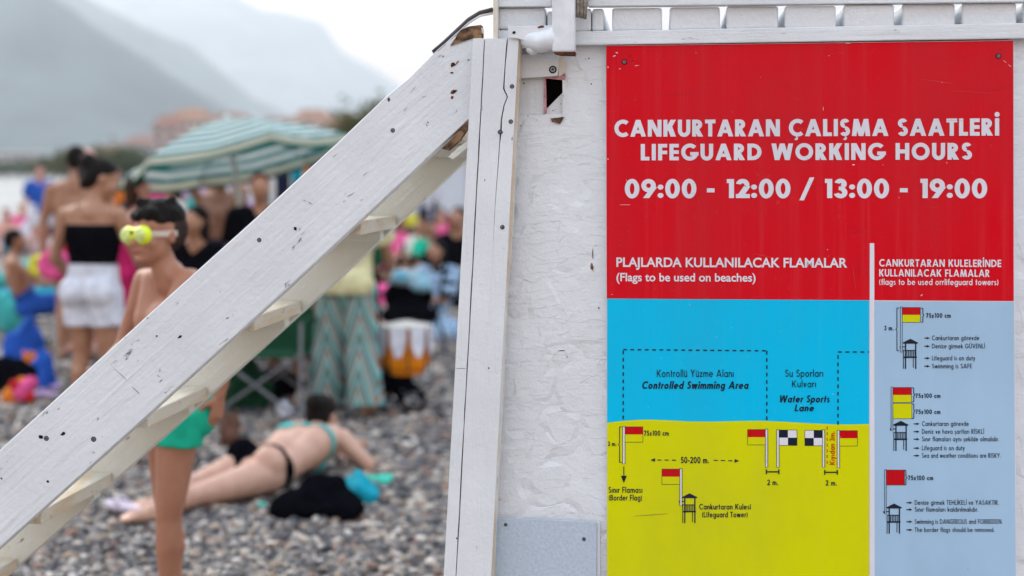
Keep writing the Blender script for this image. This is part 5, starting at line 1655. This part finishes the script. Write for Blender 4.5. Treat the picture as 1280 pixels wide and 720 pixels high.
ax_ = (J['waist'] - J['pelvis']).normalized()
blob('bikini_bottom', P_, 'cloth_black', e, .009, 2, [(J['pelvis'].lerp(J['waist'], .30), ax_), (J['pelvis'] - ax_ * .045, -ax_)])
ax_ = (J['neck'] - J['chest']).normalized()
blob('bikini_top', torso_prims(J, 1.0, True, .007), 'cloth_teal', e, .009, 2, [(J['chest'] - ax_ * .002, ax_), (J['chest'] - ax_ * .050, -ax_)])
# cloth heap beside her, turquoise towel under her arm, mint towel end, white paper, flip-flop
def heap(name, x, Y, w, d, h, mat, label, cat, seed=1, rz=0, group=None, n=9, voxel=.014):
    rg = random.Random(seed); e_ = empty(name, (X_(x, Y), Y, 0), R(rz), label, cat, group)
    P = []
    for k in range(n):
        a = rg.uniform(0, 6.28); q = rg.uniform(0, .72)
        P.append(('e', V3(math.cos(a) * q * w / 2, math.sin(a) * q * d / 2, rg.uniform(.15, .6) * h * (1.1 - q)), (w * rg.uniform(.16, .30), d * rg.uniform(.16, .30), h * rg.uniform(.25, .45)), Matrix.Rotation(rg.uniform(0, 3), 3, 'Z') @ Matrix.Rotation(rg.uniform(-.4, .4), 3, 'X')))
    o_ = blob('fabric', P, mat, e_, voxel, 3)
    return e_
heap('beach_towel', 404, 6.35, .44, .40, .16, 'cloth_black', 'crumpled black towel heaped on the pebbles in front of the lying woman', 'towel', 3, n=16)
heap('beach_towel', 449, 6.60, .11, .30, .13, 'cloth_cyan', 'turquoise towel bunched behind the black towel beside the lying woman', 'towel', 5, 20, n=22)
heap('beach_towel', 472, 6.9, .20, .10, .07, 'cloth_mint', 'mint green towel end sticking out right of the lying woman elbow', 'towel', 8, 12)
heap('cloth_scrap', 327, 6.42, .06, .08, .035, 'cloth_mint', 'small green scrap of cloth under the lying woman thigh', 'cloth', 8, 12)
heap('paper_bag', 423, 7.95, .13, .14, .07, 'cloth_white', 'crumpled white paper beside the lying woman head', 'paper', 9, 30, n=7)
def flipflop(x, Y, rz, mat, label, group=None):
    e_ = empty('flip_flop', (X_(x, Y), Y, .02), R(rz), label, 'flip-flop', group)
    bm = bmesh.new(); pts = [(.045 * math.cos(a) * (1 if math.sin(a) > 0 else .78), .125 * math.sin(a)) for a in [2 * math.pi * k / 20 for k in range(20)]]
    lo_ = [bm.verts.new((p[0], p[1], 0)) for p in pts]; hi_ = [bm.verts.new((p[0], p[1], .02)) for p in pts]
    bm.faces.new(lo_[::-1]); bm.faces.new(hi_)
    for k in range(20): bm.faces.new((lo_[k], lo_[(k + 1) % 20], hi_[(k + 1) % 20], hi_[k]))
    obj('sole', bm, MAT[mat], e_)
    bm = bmesh.new(); tube(bm, [(-.035, -.02, .02), (-.02, .03, .045), (0, .075, .022), (.02, .03, .045), (.035, -.02, .02)], .006, 6); obj('strap', bm, MAT[mat], e_, True)
flipflop(154, 6.30, 50, 'sole_pale', 'pale pinkish flip-flop lying at the lying woman feet')
flipflop(56, 9.5, 60, 'cloth_lilac', 'lilac flip-flop nearest the beam left of the white shorts woman'); flipflop(68, 9.9, 20, 'cloth_lilac', 'lilac flip-flop standing behind its pair by the orange bag')

# ---- person in chevron trousers
def chevron():
    m, n, b = newmat('chevron_cloth')
    t = n.nodes.new('ShaderNodeTexCoord'); sp = n.nodes.new('ShaderNodeSeparateXYZ'); n.links.new(t.outputs['Object'], sp.inputs[0])
    pp = node(n, 'ShaderNodeMath', operation='PINGPONG'); n.links.new(sp.outputs['X'], pp.inputs[0]); pp.inputs[1].default_value = .11
    ma = node(n, 'ShaderNodeMath', operation='MULTIPLY_ADD'); n.links.new(pp.outputs[0], ma.inputs[0]); ma.inputs[1].default_value = -2.9; n.links.new(sp.outputs['Z'], ma.inputs[2])
    md = node(n, 'ShaderNodeMath', operation='MULTIPLY'); n.links.new(ma.outputs[0], md.inputs[0]); md.inputs[1].default_value = 4.6
    fr = node(n, 'ShaderNodeMath', operation='FRACT'); n.links.new(md.outputs[0], fr.inputs[0])
    r = n.nodes.new('ShaderNodeValToRGB'); r.color_ramp.interpolation = 'CONSTANT'; n.links.new(fr.outputs[0], r.inputs[0])
    e_ = r.color_ramp.elements; cs = [(0, (.08, .38, .37)), (.22, (.36, .40, .37)), (.36, (.20, .075, .04)), (.54, (.34, .35, .33)), (.62, (.07, .34, .34)), (.80, (.17, .065, .04))]
    e_[0].color = c4(cs[0][1]); e_[1].position = cs[1][0]; e_[1].color = c4(cs[1][1])
    for p, c in cs[2:]: x = e_.new(p); x.color = c4(c)
    n.links.new(r.outputs[0], b.inputs['Base Color']); b.inputs['Roughness'].default_value = .8
    return m
e = person(433, 0, 8.85, -8, 'person in pale shirt and flared teal and brown chevron trousers, walking away behind the stair')
J = stand(1.62, pelvis=(0, 0, .50), knL=(-.075, .03, .27), anL=(-.10, .04, .04), toL=(-.10, .13, .014), knR=(.062, .0, .27), anR=(.085, -.03, .04), toR=(.09, .05, .014), elR=(.15, .05, .63), wrR=(.13, .17, .55))
b_, E = body(J, 'skin_tan', e, .013); hair(E, 'hair_brown', e, 'long', .014)
trousers(J, chevron(), e, .014, 1.36, .012)
top_(J, 'cloth_cream', e, .022, J['pelvis'] - V3(0, 0, .05), None, .8, .014, False, 'shirt', .02)

# ---- orange and white wheeled trolley
def trolley():
    Y = 9.0
    e_ = empty('trolley', (X_(507, Y), Y, 0), R(12), 'orange and white fabric trolley on small black wheels beside the chevron trousers', 'trolley')
    def ringmesh(z0, z1, r0, r1, n=8, th=0.0, a0=0, a1=2 * math.pi):
        bm = bmesh.new(); A = []; B = []
        for k in range(n + 1):
            a = a0 + (a1 - a0) * k / n
            A.append(bm.verts.new((r0 * math.cos(a), r0 * math.sin(a) * .8, z0))); B.append(bm.verts.new((r1 * math.cos(a), r1 * math.sin(a) * .8, z1)))
        for k in range(n): bm.faces.new((A[k], A[k + 1], B[k + 1], B[k]))
        return bm
    MAT['orange_fabric'] = plain('orange_fabric', (.78, .24, .008), .6, var=.12, scale=8)
    bm = ringmesh(.235, .30, .10, .150); obj('bag_bottom', bm, MAT['orange_fabric'], e_)
    bm = ringmesh(.30, .53, .1505, .170); obj('bag_side', bm, MAT['orange_fabric'], e_)
    bm = bmesh.new(); vs = [bm.verts.new((.10 * math.cos(k * .785), .08 * math.sin(k * .785), .235)) for k in range(8)]; bm.faces.new(vs[::-1]); obj('bag_base', bm, MAT['cloth_black'], e_)
    for k in range(8):
        a = k * math.pi / 4 + .39; bm = bmesh.new(); rr = .172
        da = .33
        P = lambda aa, z, q=rr: bm.verts.new((q * math.cos(aa), q * math.sin(aa) * .8, z))
        v = [P(a - da, .545), P(a + da, .545), P(a + da * .85, .43), P(a + .10, .355), P(a - .10, .355), P(a - da * .85, .43)]
        bm.faces.new(v); obj('white_flap', bm, MAT['cloth_white'], e_)
        bm = bmesh.new(); tube(bm, [(.158 * math.cos(a + .39), .158 * .8 * math.sin(a + .39), .26), (.176 * math.cos(a + .39), .176 * .8 * math.sin(a + .39), .54)], .006, 6); obj('seam', bm, MAT['cloth_brown'], e_)
    blob('lid', [('e', V3(0, 0, .540), (.170, .135, .026)), ('e', V3(0, 0, .555), (.09, .07, .022))], 'cloth_pale', e_, .012, 2)
    bm = bmesh.new(); tube(bm, [(-.08, .06, .235), (-.10, .06, .10), (.04, .03, .09), (.04, .03, .235)], .011, 8); tube(bm, [(-.15, .15, .10), (-.15, .17, .55), (-.16, .22, .86)], .011, 8); obj('frame', bm, MAT['cloth_black'], e_)
    for x, y, r_ in ((.035, -.10, .085), (.035, .12, .085), (-.12, -.10, .055), (-.12, .12, .055)):
        bm = bmesh.new(); tube(bm, [(x + r_ * .84 * math.cos(q * .3927), y, r_ + r_ * .84 * math.sin(q * .3927)) for q in range(17)], r_ * .17, 8, False)
        w_ = obj('wheel', bm, MAT['cloth_black'], e_)
        for q in range(5):
            bm = bmesh.new(); aa = q * 1.257; tube(bm, [(x, y, r_), (x + math.cos(aa) * r_ * .8, y, r_ + math.sin(aa) * r_ * .8)], .006, 5); obj('spoke', bm, MAT['cloth_grey'], w_)
        bm = bmesh.new(); sphere(bm, (x, y, r_), (.018, .02, .018)); obj('hub', bm, MAT['cloth_grey'], w_)
trolley()

# ---- pushchair with black hood behind the trolley
def pushchair():
    Y = 11.6
    e_ = empty('pushchair', (X_(515, Y), Y, 0), R(-15), 'black pushchair with arched hood and blue lining behind the orange trolley', 'pushchair')
    P = []
    for k in range(9):
        a = math.pi * k / 8
        P.append(('c', V3(-.30 * math.cos(a), -.06, .52 + .30 * math.sin(a)), .028, V3(-.30 * math.cos(a + .2), .22, .50 + .27 * math.sin(a)), .02))
    blob('hood', P, 'cloth_black', e_, .02, 2)
    blob('seat', [('e', V3(-.05, .05, .50), (.22, .12, .15)), ('e', V3(0, -.08, .36), (.24, .2, .10))], 'cloth_black', e_, .02, 2)
    MAT['lining'] = plain('blue_print_lining', (.10, .38, .52), .7, scale=14, var=.3, noise_col=(.55, .60, .62))
    blob('lining', [('e', V3(-.03, -.03, .66), (.20, .07, .07)), ('e', V3(.10, -.06, .60), (.10, .06, .06))], 'lining', e_, .018, 2)
    for s_ in (-.2, .2):
        bm = bmesh.new(); tube(bm, [(s_, -.25, .08), (s_, .1, .45), (s_, .38, .92)], .014, 6); tube(bm, [(s_, .30, .08), (s_, -.05, .45)], .014, 6); obj('frame', bm, MAT['cloth_black'], e_)
        for y in (-.25, .30):
            bm = bmesh.new(); bmesh.ops.create_cone(bm, cap_ends=True, segments=16, radius1=.08, radius2=.08, depth=.035, matrix=Matrix.Translation((s_, y, .08)) @ Matrix.Rotation(R(90), 4, 'Y')); obj('wheel', bm, MAT['cloth_grey'], e_)
pushchair()
# patterned blue cloth and seated people on the right
MAT['blue_print'] = plain('blue_white_print', (.06, .14, .25), .8, scale=34, var=.3, noise_col=(.42, .52, .62))
heap('beach_towel', 540, 13.1, .62, .5, .30, 'blue_print', 'blue and white patterned blanket spread in front of the seated man in black', 'blanket', 11, n=18, voxel=.02)
e = person(535, 0, 13.6, 150, 'person in blue and white patterned robe sitting behind the pushchair')
J = sit(1.62); b_, E = body(J, 'skin_tan', e, .018); hair(E, 'hair_black', e, 'long', .018); top_(J, 'blue_print', e, .03, J['pelvis'] - V3(0, 0, .08), None, .9, .018, False, 'robe', .03)
e = person(562, 0, 14.2, 160, 'man in black t-shirt with bare legs, sitting low beside the corner post')
J = sit(1.78, .22, .15); b_, E = body(J, 'skin_tan', e, .016); hair(E, 'hair_black', e, 'short', .018); face_bits(E, e); top_(J, 'cloth_black', e, .02, None, None, .8, .016, False, 'shirt', .01); shorts(J, 'cloth_black', e, .5, .02, 1.2, .018)

# ---- green camping chair with seated person
def camp_chair(x, Y, rz, mat, label):
    e_ = empty('camping_chair', (X_(x, Y), Y, 0), R(rz), label, 'chair')
    bm = bmesh.new(); box(bm, -.26, .26, -.22, .24, .38, .395); bevel_all(bm, .004, 1); obj('seat', bm, MAT[mat], e_)
    bm = bmesh.new(); box(bm, -.27, .27, 0, .015, 0, .50, Matrix.Translation((0, -.24, .39)) @ Matrix.Rotation(R(14), 4, 'X')); bevel_all(bm, .004, 1); obj('backrest', bm, MAT[mat], e_)
    for s_ in (-1, 1):
        bm = bmesh.new(); box(bm, s_ * .29 - .035, s_ * .29 + .035, -.25, .22, .60, .612); obj('armrest', bm, MAT[mat], e_)
        for pts in ([(s_ * .29, .22, .60), (s_ * .29, .24, 0)], [(s_ * .29, -.24, .02), (s_ * .27, -.36, .90)], [(s_ * .29, .24, .02), (s_ * .27, -.25, .40)], [(s_ * .28, .22, .39), (s_ * .29, -.26, .02)]):
            bm = bmesh.new(); tube(bm, pts, .010, 6); obj('leg', bm, MAT['cloth_grey'], e_)
    for y in (-.25, .23):
        for s_ in (-1, 1):
            bm = bmesh.new(); tube(bm, [(s_ * .28, y, .02), (-s_ * .27, y, .40)], .009, 6); obj('leg', bm, MAT['cloth_grey'], e_)
camp_chair(335, 8.9, 170, 'cloth_darkgreen', 'dark green folding camping chair under the stair'); camp_chair(372, 10.1, 150, 'cloth_black', 'black folding camping chair behind the green one')
e = person(378, 0, 10.0, 200, 'person in white t-shirt hunched in the black camping chair')
J = sit(1.62, .40, -.30); b_, E = body(J, 'skin_tan', e, .015); hair(E, 'hair_red', e, 'short', .016); top_(J, 'cloth_white', e, .02, None, None, .8, .015, False, 'shirt', .01); shorts(J, 'cloth_black', e, .8, .02, 1.2, .016)
heap('bag', 308, 9.1, .34, .3, .34, 'cloth_darkgreen', 'dark green cloth bag on the ground left of the green chair', 'bag', 21, n=12, voxel=.02)
heap('bag', 352, 8.75, .16, .14, .12, 'cloth_white', 'small white bag below the green camping chair', 'bag', 22, n=6)
heap('bag', 388, 9.2, .22, .2, .20, 'cloth_pale', 'pale bag on the pebbles between chair and chevron trousers', 'bag', 23, n=7)
heap('bag', 330, 9.5, .7, .4, .26, 'cloth_black', 'wide black bag in the shade beneath the camping chairs', 'bag', 24, n=12, voxel=.02)
heap('bag', 408, 9.6, .3, .3, .5, 'cloth_black', 'upright black bag hidden behind the chevron trousers', 'bag', 25, n=12, voxel=.02)
heap('bag', 492, 9.7, .26, .3, .62, 'cloth_black', 'tall black bag between the chevron trousers and the trolley', 'bag', 26, n=14, voxel=.02)
heap('bag', 288, 7.9, .16, .2, .20, 'cloth_brown', 'brown patterned bag behind the boy hand', 'bag', 27, n=7)

# ---- left side: bags, ball, seated child
heap('bag', 32, 10.6, .30, .3, .50, 'cloth_blue', 'large blue bag with ochre patches beside the dark bag at left', 'bag', 31, n=12, voxel=.018)
heap('cloth_scrap', 38, 10.35, .16, .08, .34, 'cloth_orange', 'ochre cloth hanging over the front of the blue bag', 'cloth', 32, n=7)
heap('bag', 14, 9.9, .46, .4, .30, 'cloth_black', 'wide black bag at the left edge of the photo', 'bag', 33, n=14, voxel=.018)
heap('bag', 58, 9.9, .22, .2, .34, 'cloth_blue', 'smaller royal blue bag right of the black bag', 'bag', 34, n=10)
heap('bag', 128, 10.2, .24, .2, .16, 'cloth_cyan', 'turquoise bag seen between the white shorts woman legs', 'bag', 35, n=8)
heap('bag', 150, 10.6, .5, .3, .20, 'cloth_black', 'black bag on the ground right of the white shorts woman', 'bag', 36, n=10)
heap('bag', 8, 13.5, .34, .3, .5, 'cloth_teal', 'pale teal bag far left beyond the blue bag', 'bag', 37, n=8, voxel=.02)
heap('bag', 0, 9.8, .30, .2, .10, 'cloth_black', 'flat black bag under the orange and pink bag', 'bag', 38, n=8)
e = person(36, 0, 12.2, -60, 'dark haired child in blue swimwear sitting by the blue bag at left')
J = sit(1.35, .3); b_, E = body(J, 'skin_tan', e, .016, False, .5, 1.12); hair(E, 'hair_black', e, 'short', .018); shorts(J, 'cloth_blue', e, .7, .02, 1.2, .018)
e = heap('beach_bag', 26, 9.35, .22, .2, .20, 'cloth_orange', 'crumpled orange and pink beach bag on the pebbles at left', 'bag', 61, n=16)
blob('pink_fold', [('e', V3(.03, -.07, .08), (.06, .05, .07)), ('e', V3(.07, -.02, .13), (.05, .06, .05))], 'cloth_pink', e, .014, 3)
blob('red_fold', [('e', V3(.07, -.07, .05), (.05, .04, .04)), ('e', V3(-.01, -.09, .13), (.04, .03, .04))], 'cloth_red', e, .014, 3)
# pink swim ring and yellow float held by the shirtless man
def ring(x, y, Y, r0, r1, mat, label, tilt=70):
    e_ = empty('swim_ring', px(x, y, Y), 0, label, 'swim ring')
    e_.rotation_euler = (R(tilt), R(20), 0)
    bm = bmesh.new(); n = 24; m_ = 12; G = []
    for i in range(n):
        a = 2 * math.pi * i / n
        G.append([bm.verts.new(((r0 + r1 * math.cos(b2)) * math.cos(a), (r0 + r1 * math.cos(b2)) * math.sin(a), r1 * math.sin(b2))) for b2 in [2 * math.pi * j / m_ for j in range(m_)]])
    for i in range(n):
        for j in range(m_): bm.faces.new((G[i][j], G[(i + 1) % n][j], G[(i + 1) % n][(j + 1) % m_], G[i][(j + 1) % m_]))
    obj('ring', bm, MAT[mat], e_, True)
    bm = bmesh.new(); bmesh.ops.create_cone(bm, cap_ends=True, segments=8, radius1=.01, radius2=.008, depth=.03, matrix=Matrix.Translation((r0, 0, r1 + .01))); obj('valve', bm, MAT['cloth_white'], e_)
ring(68, 331, 8.6, .055, .045, 'cloth_pink', 'small pink inflatable ring held low beside the woman in white shorts')
ring(50, 332, 10.0, .05, .035, 'cloth_yellow', 'small yellow inflatable ring left of the pink one')

# ---- under and behind the parasol
def crowd(x, Y, rz, pose, sk, hr, hs, topc, botc, label, h=1.65, grp='sunbathers along the beach', **kw):
    e_ = person(x, 0, Y, rz, label, grp)
    J = stand(h, **kw) if pose == 'stand' else sit(h, .0 if pose == 'sit' else .38, **kw)
    vx = max(.016, Y * .0013)
    b2, E = body(J, sk, e_, vx)
    hair(E, hr, e_, hs, vx)
    if topc: top_(J, topc, e_, .02, None, None, .7, vx, False, 'shirt', .01)
    shorts(J, botc, e_, .6, .022, 1.2, vx)
    return e_
crowd(243, 9.6, 150, 'chair', 'skin_tan', 'hair_black', 'long', 'cloth_black', 'cloth_black', 'dark haired woman in black top sitting right behind the boy head', 1.6, None, neck=(0, -.02, .64), head=(0, .0, .735), chest=(0, -.03, .52), waist=(0, -.03, .42), shR=(.108, -.03, .60), shL=(-.108, -.03, .60), pelvis=(0, 0, .33))
crowd(325, 9.8, 190, 'stand', 'skin_tan', 'hair_red', 'short', 'cloth_black', 'cloth_black', 'red brown haired woman in black standing under the right side of the parasol', 1.52, None)
crowd(276, 11.5, 170, 'stand', 'skin_deep', 'hair_black', 'short', None, 'cloth_navy', 'tanned bare chested man with one arm raised beside the parasol pole', 1.62, None, elR=(.17, .05, .90), wrR=(.12, .08, 1.02), palmR=(0, 1, 0))
crowd(300, 12.5, 200, 'stand', 'skin_fair', 'hair_brown', 'long', 'cloth_lilac', 'cloth_pink', 'woman in pale lilac top standing behind the parasol pole', 1.5, None)
crowd(216, 12.8, 120, 'stand', 'skin_fair', 'hair_brown', 'long', 'cloth_pale', 'cloth_cyan', 'woman in pale top standing under the left edge of the parasol', 1.5, None)
crowd(262, 14.5, 220, 'stand', 'skin_pink', 'hair_brown', 'short', 'cloth_teal', 'cloth_grey', 'man in teal shirt behind the dark haired seated woman', 1.55, None)
heap('beach_towel', 258, 9.2, .30, .2, .66, 'cloth_green', 'bright green towel piled high behind the boy neck', 'towel', 41, n=12, voxel=.018)
def drape(x0, y0, x1, y1, Y, mat, label, rz=0):
    a, b2 = px(x0, y0, Y), px(x1, y1, Y)
    e_ = empty('hanging_towel', (a.x, Y, b2.z), R(rz), label, 'towel', None)
    bm = bmesh.new(); w = b2.x - a.x; h = a.z - b2.z; G = []
    for i in range(9):
        G.append([bm.verts.new((w * i / 8, .02 * math.sin(i * 1.7 + j * .3), h * j / 6 )) for j in range(7)])
    for i in range(8):
        for j in range(6): bm.faces.new((G[i][j], G[i + 1][j], G[i + 1][j + 1], G[i][j + 1]))
    r2 = bmesh.ops.extrude_face_region(bm, geom=bm.faces[:]); bmesh.ops.translate(bm, vec=(0, .008, 0), verts=[v for v in r2['geom'] if isinstance(v, bmesh.types.BMVert)])
    bmesh.ops.recalc_face_normals(bm, faces=bm.faces[:])
    obj('fabric', bm, MAT[mat], e_, True)
    bm = bmesh.new(); tube(bm, [(-.02, .004, h), (w + .02, .004, h)], .012, 6); obj('hem', bm, MAT[mat], e_)
drape(344, 196, 362, 300, 11.8, 'cloth_navy', 'navy towel hanging from a line under the parasol, leftmost of four')
drape(364, 192, 378, 300, 11.8, 'cloth_cyan', 'turquoise towel hanging between the navy and the orange towel')
drape(380, 190, 388, 300, 11.8, 'cloth_orange', 'narrow orange towel hanging under the parasol')
drape(390, 188, 412, 300, 11.8, 'cloth_darkgreen', 'dark green towel hanging rightmost of the four under the parasol')
# the line they hang from, between two posts
e = empty('washing_line', (X_(335, 11.9), 11.9, 0), 0, 'grey line on two posts carrying four towels behind the parasol', 'washing line')
w_ = X_(420, 11.9) - X_(335, 11.9)
for x in (0, w_):
    bm = bmesh.new(); tube(bm, [(x, 0, -.05), (x, 0, 1.70)], .015, 8); obj('post', bm, MAT['cloth_grey'], e)
bm = bmesh.new(); tube(bm, [(0, -.09, 1.655), (w_ / 2, -.09, 1.66), (w_, -.09, 1.70)], .005, 6); obj('line', bm, MAT['cloth_grey'], e)

cols_t = ['cloth_pink', 'cloth_green', 'cloth_black', 'cloth_white', 'cloth_red', 'cloth_cyan', 'cloth_yellow', 'cloth_navy', 'cloth_lilac', 'cloth_crimson', 'cloth_orange', 'cloth_grey', None]
nice = {'cloth_pink': 'pink', 'cloth_green': 'green', 'cloth_black': 'black', 'cloth_white': 'white', 'cloth_red': 'red', 'cloth_cyan': 'turquoise', 'cloth_yellow': 'yellow', 'cloth_navy': 'navy', 'cloth_lilac': 'lilac', 'cloth_crimson': 'crimson', 'cloth_orange': 'orange', 'cloth_grey': 'grey', 'cloth_pale': 'cream', 'cloth_darkgreen': 'dark green', 'cloth_blue': 'blue', 'cloth_teal': 'teal', 'cloth_brown': 'brown', None: 'no'}
protos = {}
def far_person(x, Y, rz, pose, top, bot, sk, hr, label, group):
    """far sunbather: shares body meshes between alike ones, clothes differ in colour"""
    key = (pose, top is None)
    if key not in protos:
        e_ = empty('person', (0, 0, 0)); 
        if pose == 'stand': J = stand(1.66)
        elif pose == 'lie': J = sit(1.66, 0, .55, knR=(.08, .25, .06), knL=(-.08, .26, .06), anR=(.07, .46, .03), anL=(-.07, .46, .03), toR=(.08, .48, .09), toL=(-.08, .48, .09), elR=(.16, -.30, .08), elL=(-.16, -.30, .08), wrR=(.15, -.18, .03), wrL=(-.15, -.18, .03))
        else: J = sit(1.66)
        body(J, 'skin_tan', e_, .028); hp, E = head_prims(J); hair(E, 'hair_black', e_, 'long', .028)
        if top is not None: top_(J, 'cloth_white', e_, .025, None, None, .7, .028, False, 'shirt', .01)
        shorts(J, 'cloth_white', e_, .6, .03, 1.2, .028)
        protos[key] = e_; new = e_
        kids = list(e_.children)
    else:
        src = protos[key]; new = src.copy(); COL.objects.link(new); kids = []
        for ch in src.children:
            c = ch.copy(); c.data = ch.data.copy(); COL.objects.link(c); c.parent = new; kids.append(c)
    new.location = (X_(x, Y), Y, 0); new.rotation_euler = (0, 0, R(rz))
    tag(new, label, 'person', group)
    for c in kids:
        m_ = {'body': sk, 'hair': hr, 'shirt': top, 'shorts': bot}[c.name.split('.')[0]]
        c.data.materials.clear(); c.data.materials.append(MAT[m_])
    return new
spots = [ # x, Y, rz, pose, top, bottom, skin, hair, place words
    (486, 21, 170, 'sit', 'cloth_pink', 'cloth_pink', 'skin_fair', 'hair_brown', 'sitting nearest the stair on the right hand beach'),
    (505, 24, 200, 'sit', 'cloth_brown', 'cloth_black', 'skin_tan', 'hair_black', 'sitting in the middle of the right hand crowd'),
    (520, 20, 150, 'sit', 'cloth_pale', 'cloth_orange', 'skin_tan', 'hair_red', 'sitting in front of the brown one'),
    (541, 19, 190, 'sit', 'cloth_green', 'cloth_green', 'skin_tan', 'hair_black', 'sitting left of the corner post'),
    (548, 25, 160, 'sit', 'cloth_pink', 'cloth_white', 'skin_fair', 'hair_black', 'sitting near the corner post'),
    (573, 21, 210, 'sit', 'cloth_navy', 'cloth_black', 'skin_tan', 'hair_black', 'sitting right against the corner post'),
    (535, 27, 180, 'stand', 'cloth_white', 'cloth_navy', 'skin_tan', 'hair_brown', 'standing in front of the marquee'),
    (495, 28, 140, 'stand', 'cloth_grey', 'cloth_red', 'skin_deep', 'hair_black', 'standing left of the marquee'),
    (513, 33, 170, 'sit', 'cloth_yellow', 'cloth_cyan', 'skin_tan', 'hair_black', 'sitting far back below the marquee'),
    (563, 31, 200, 'sit', 'cloth_red', 'cloth_red', 'skin_tan', 'hair_brown', 'sitting far back near the corner post'),
    (578, 29, 180, 'stand', 'cloth_black', 'cloth_navy', 'skin_tan', 'hair_black', 'standing behind the corner post edge'),
    (480, 35, 180, 'sit', 'cloth_lilac', 'cloth_lilac', 'skin_fair', 'hair_red', 'sitting far back beside the stair'),
    (468, 18, 230, 'sit', 'cloth_darkgreen', 'cloth_black', 'skin_deep', 'hair_brown', 'sitting right beside the chevron trousers'),
    (528, 38, 180, 'stand', 'cloth_navy', 'cloth_grey', 'skin_fair', 'hair_black', 'standing farthest back on the right beach'),
    (547, 36, 180, 'sit', 'cloth_cyan', 'cloth_navy', 'skin_tan', 'hair_black', 'sitting farthest back on the right beach'),
    (24, 30, 180, 'sit', 'cloth_pink', 'cloth_pink', 'skin_fair', 'hair_red', 'sitting at the water edge far left'),
    (50, 24, 200, 'stand', 'cloth_blue', 'cloth_white', 'skin_pink', 'hair_black', 'standing near the water left of the shirtless man'),
    (38, 27, 160, 'sit', 'cloth_white', 'cloth_white', 'skin_fair', 'hair_brown', 'sitting on the shingle near the water'),
    (8, 26, 200, 'sit', None, 'cloth_cyan', 'skin_pink', 'hair_brown', 'sitting at the far left edge by the water'),
    (62, 34, 150, 'sit', 'cloth_grey', 'cloth_navy', 'skin_fair', 'hair_black', 'sitting far off beside the shirtless man'),
    (16, 19, 120, 'lie', None, 'cloth_teal', 'skin_pink', 'hair_brown', 'lying back on the shingle at far left'),
    (190, 16, 170, 'sit', 'cloth_yellow', 'cloth_blue', 'skin_tan', 'hair_black', 'sitting behind the boy chest'),
    (165, 19, 200, 'sit', 'cloth_white', 'cloth_red', 'skin_tan', 'hair_brown', 'sitting between the white shorts woman and the boy'),
    (205, 22, 170, 'stand', 'cloth_pink', 'cloth_white', 'skin_fair', 'hair_brown', 'standing far behind the boy'),
    (228, 18, 190, 'sit', 'cloth_red', 'cloth_black', 'skin_tan', 'hair_black', 'sitting behind the boy neck'),
    (290, 17, 180, 'sit', 'cloth_white', 'cloth_cyan', 'skin_fair', 'hair_black', 'sitting low behind the parasol pole'),
    (250, 23, 180, 'stand', 'cloth_lilac', 'cloth_blue', 'skin_fair', 'hair_black', 'standing far back under the parasol'),
    (345, 18, 180, 'sit', 'cloth_cyan', 'cloth_black', 'skin_tan', 'hair_brown', 'sitting behind the hanging towels'),
    (275, 28, 180, 'stand', 'cloth_white', 'cloth_crimson', 'skin_tan', 'hair_black', 'standing farthest back under the parasol'),
    (232, 30, 150, 'stand', 'cloth_grey', 'cloth_yellow', 'skin_pink', 'hair_brown', 'standing far back left of the parasol pole'),
    (146, 26, 180, 'stand', 'cloth_orange', 'cloth_navy', 'skin_tan', 'hair_black', 'standing far back beside the white shorts woman'),
]
for (x, Y, rz, pose, tp, bt, sk, hr, where) in spots:
    far_person(x, Y, rz, pose, tp, bt, sk, hr, 'person in %s %s' % ((nice[tp] + ' top') if tp else nice[bt] + ' shorts', where), 'distant sunbathers on the beach')
# low things between them: towels and bags
k = 0
for (x, Y, c, w_, where) in [(478, 16.5, 'cloth_pink', .6, 'beside the stair'), (500, 17.5, 'cloth_pale', .8, 'in front of the pink dressed sitter'), (530, 16.6, 'cloth_black', .5, 'left of the seated man in black'),
        (556, 17.6, 'cloth_navy', .6, 'behind the seated man in black'), (515, 26, 'cloth_green', .9, 'far back left of the marquee'), (560, 26, 'cloth_lilac', .8, 'far back near the post'),
        (30, 20, 'cloth_white', .8, 'near the water at left'), (60, 17, 'cloth_cyan', .6, 'beyond the blue bag'), (6, 16, 'cloth_cyan', .7, 'at the left edge'), (182, 14, 'cloth_blue', .5, 'behind the boy'),
        (215, 14.5, 'cloth_red', .5, 'behind the boy shoulder'), (48, 28, 'cloth_white', 1.0, 'close to the water')]:
    heap('beach_towel', x, Y, w_, w_ * .8, .28, c, '%s towel heap %s' % (nice[c], where), 'towel', 50 + k, n=8, voxel=.03, group='distant towels'); k += 1

# ------------------------------------------------------------------ summer haze
bm = bmesh.new(); box(bm, -8500, 8500, -250, 8000, -6, 1350)
m = bpy.data.materials.new('haze_air'); m.use_nodes = True; n = m.node_tree; n.nodes.clear()
o_ = n.nodes.new('ShaderNodeOutputMaterial'); v_ = n.nodes.new('ShaderNodeVolumePrincipled')
v_.inputs['Color'].default_value = (0.80, 0.88, 0.96, 1); v_.inputs['Density'].default_value = 0.00025; v_.inputs['Anisotropy'].default_value = 0.5
n.links.new(v_.outputs[0], o_.inputs['Volume'])
bmesh.ops.recalc_face_normals(bm, faces=bm.faces[:])
tag(obj('haze', bm, m), kind='stuff')
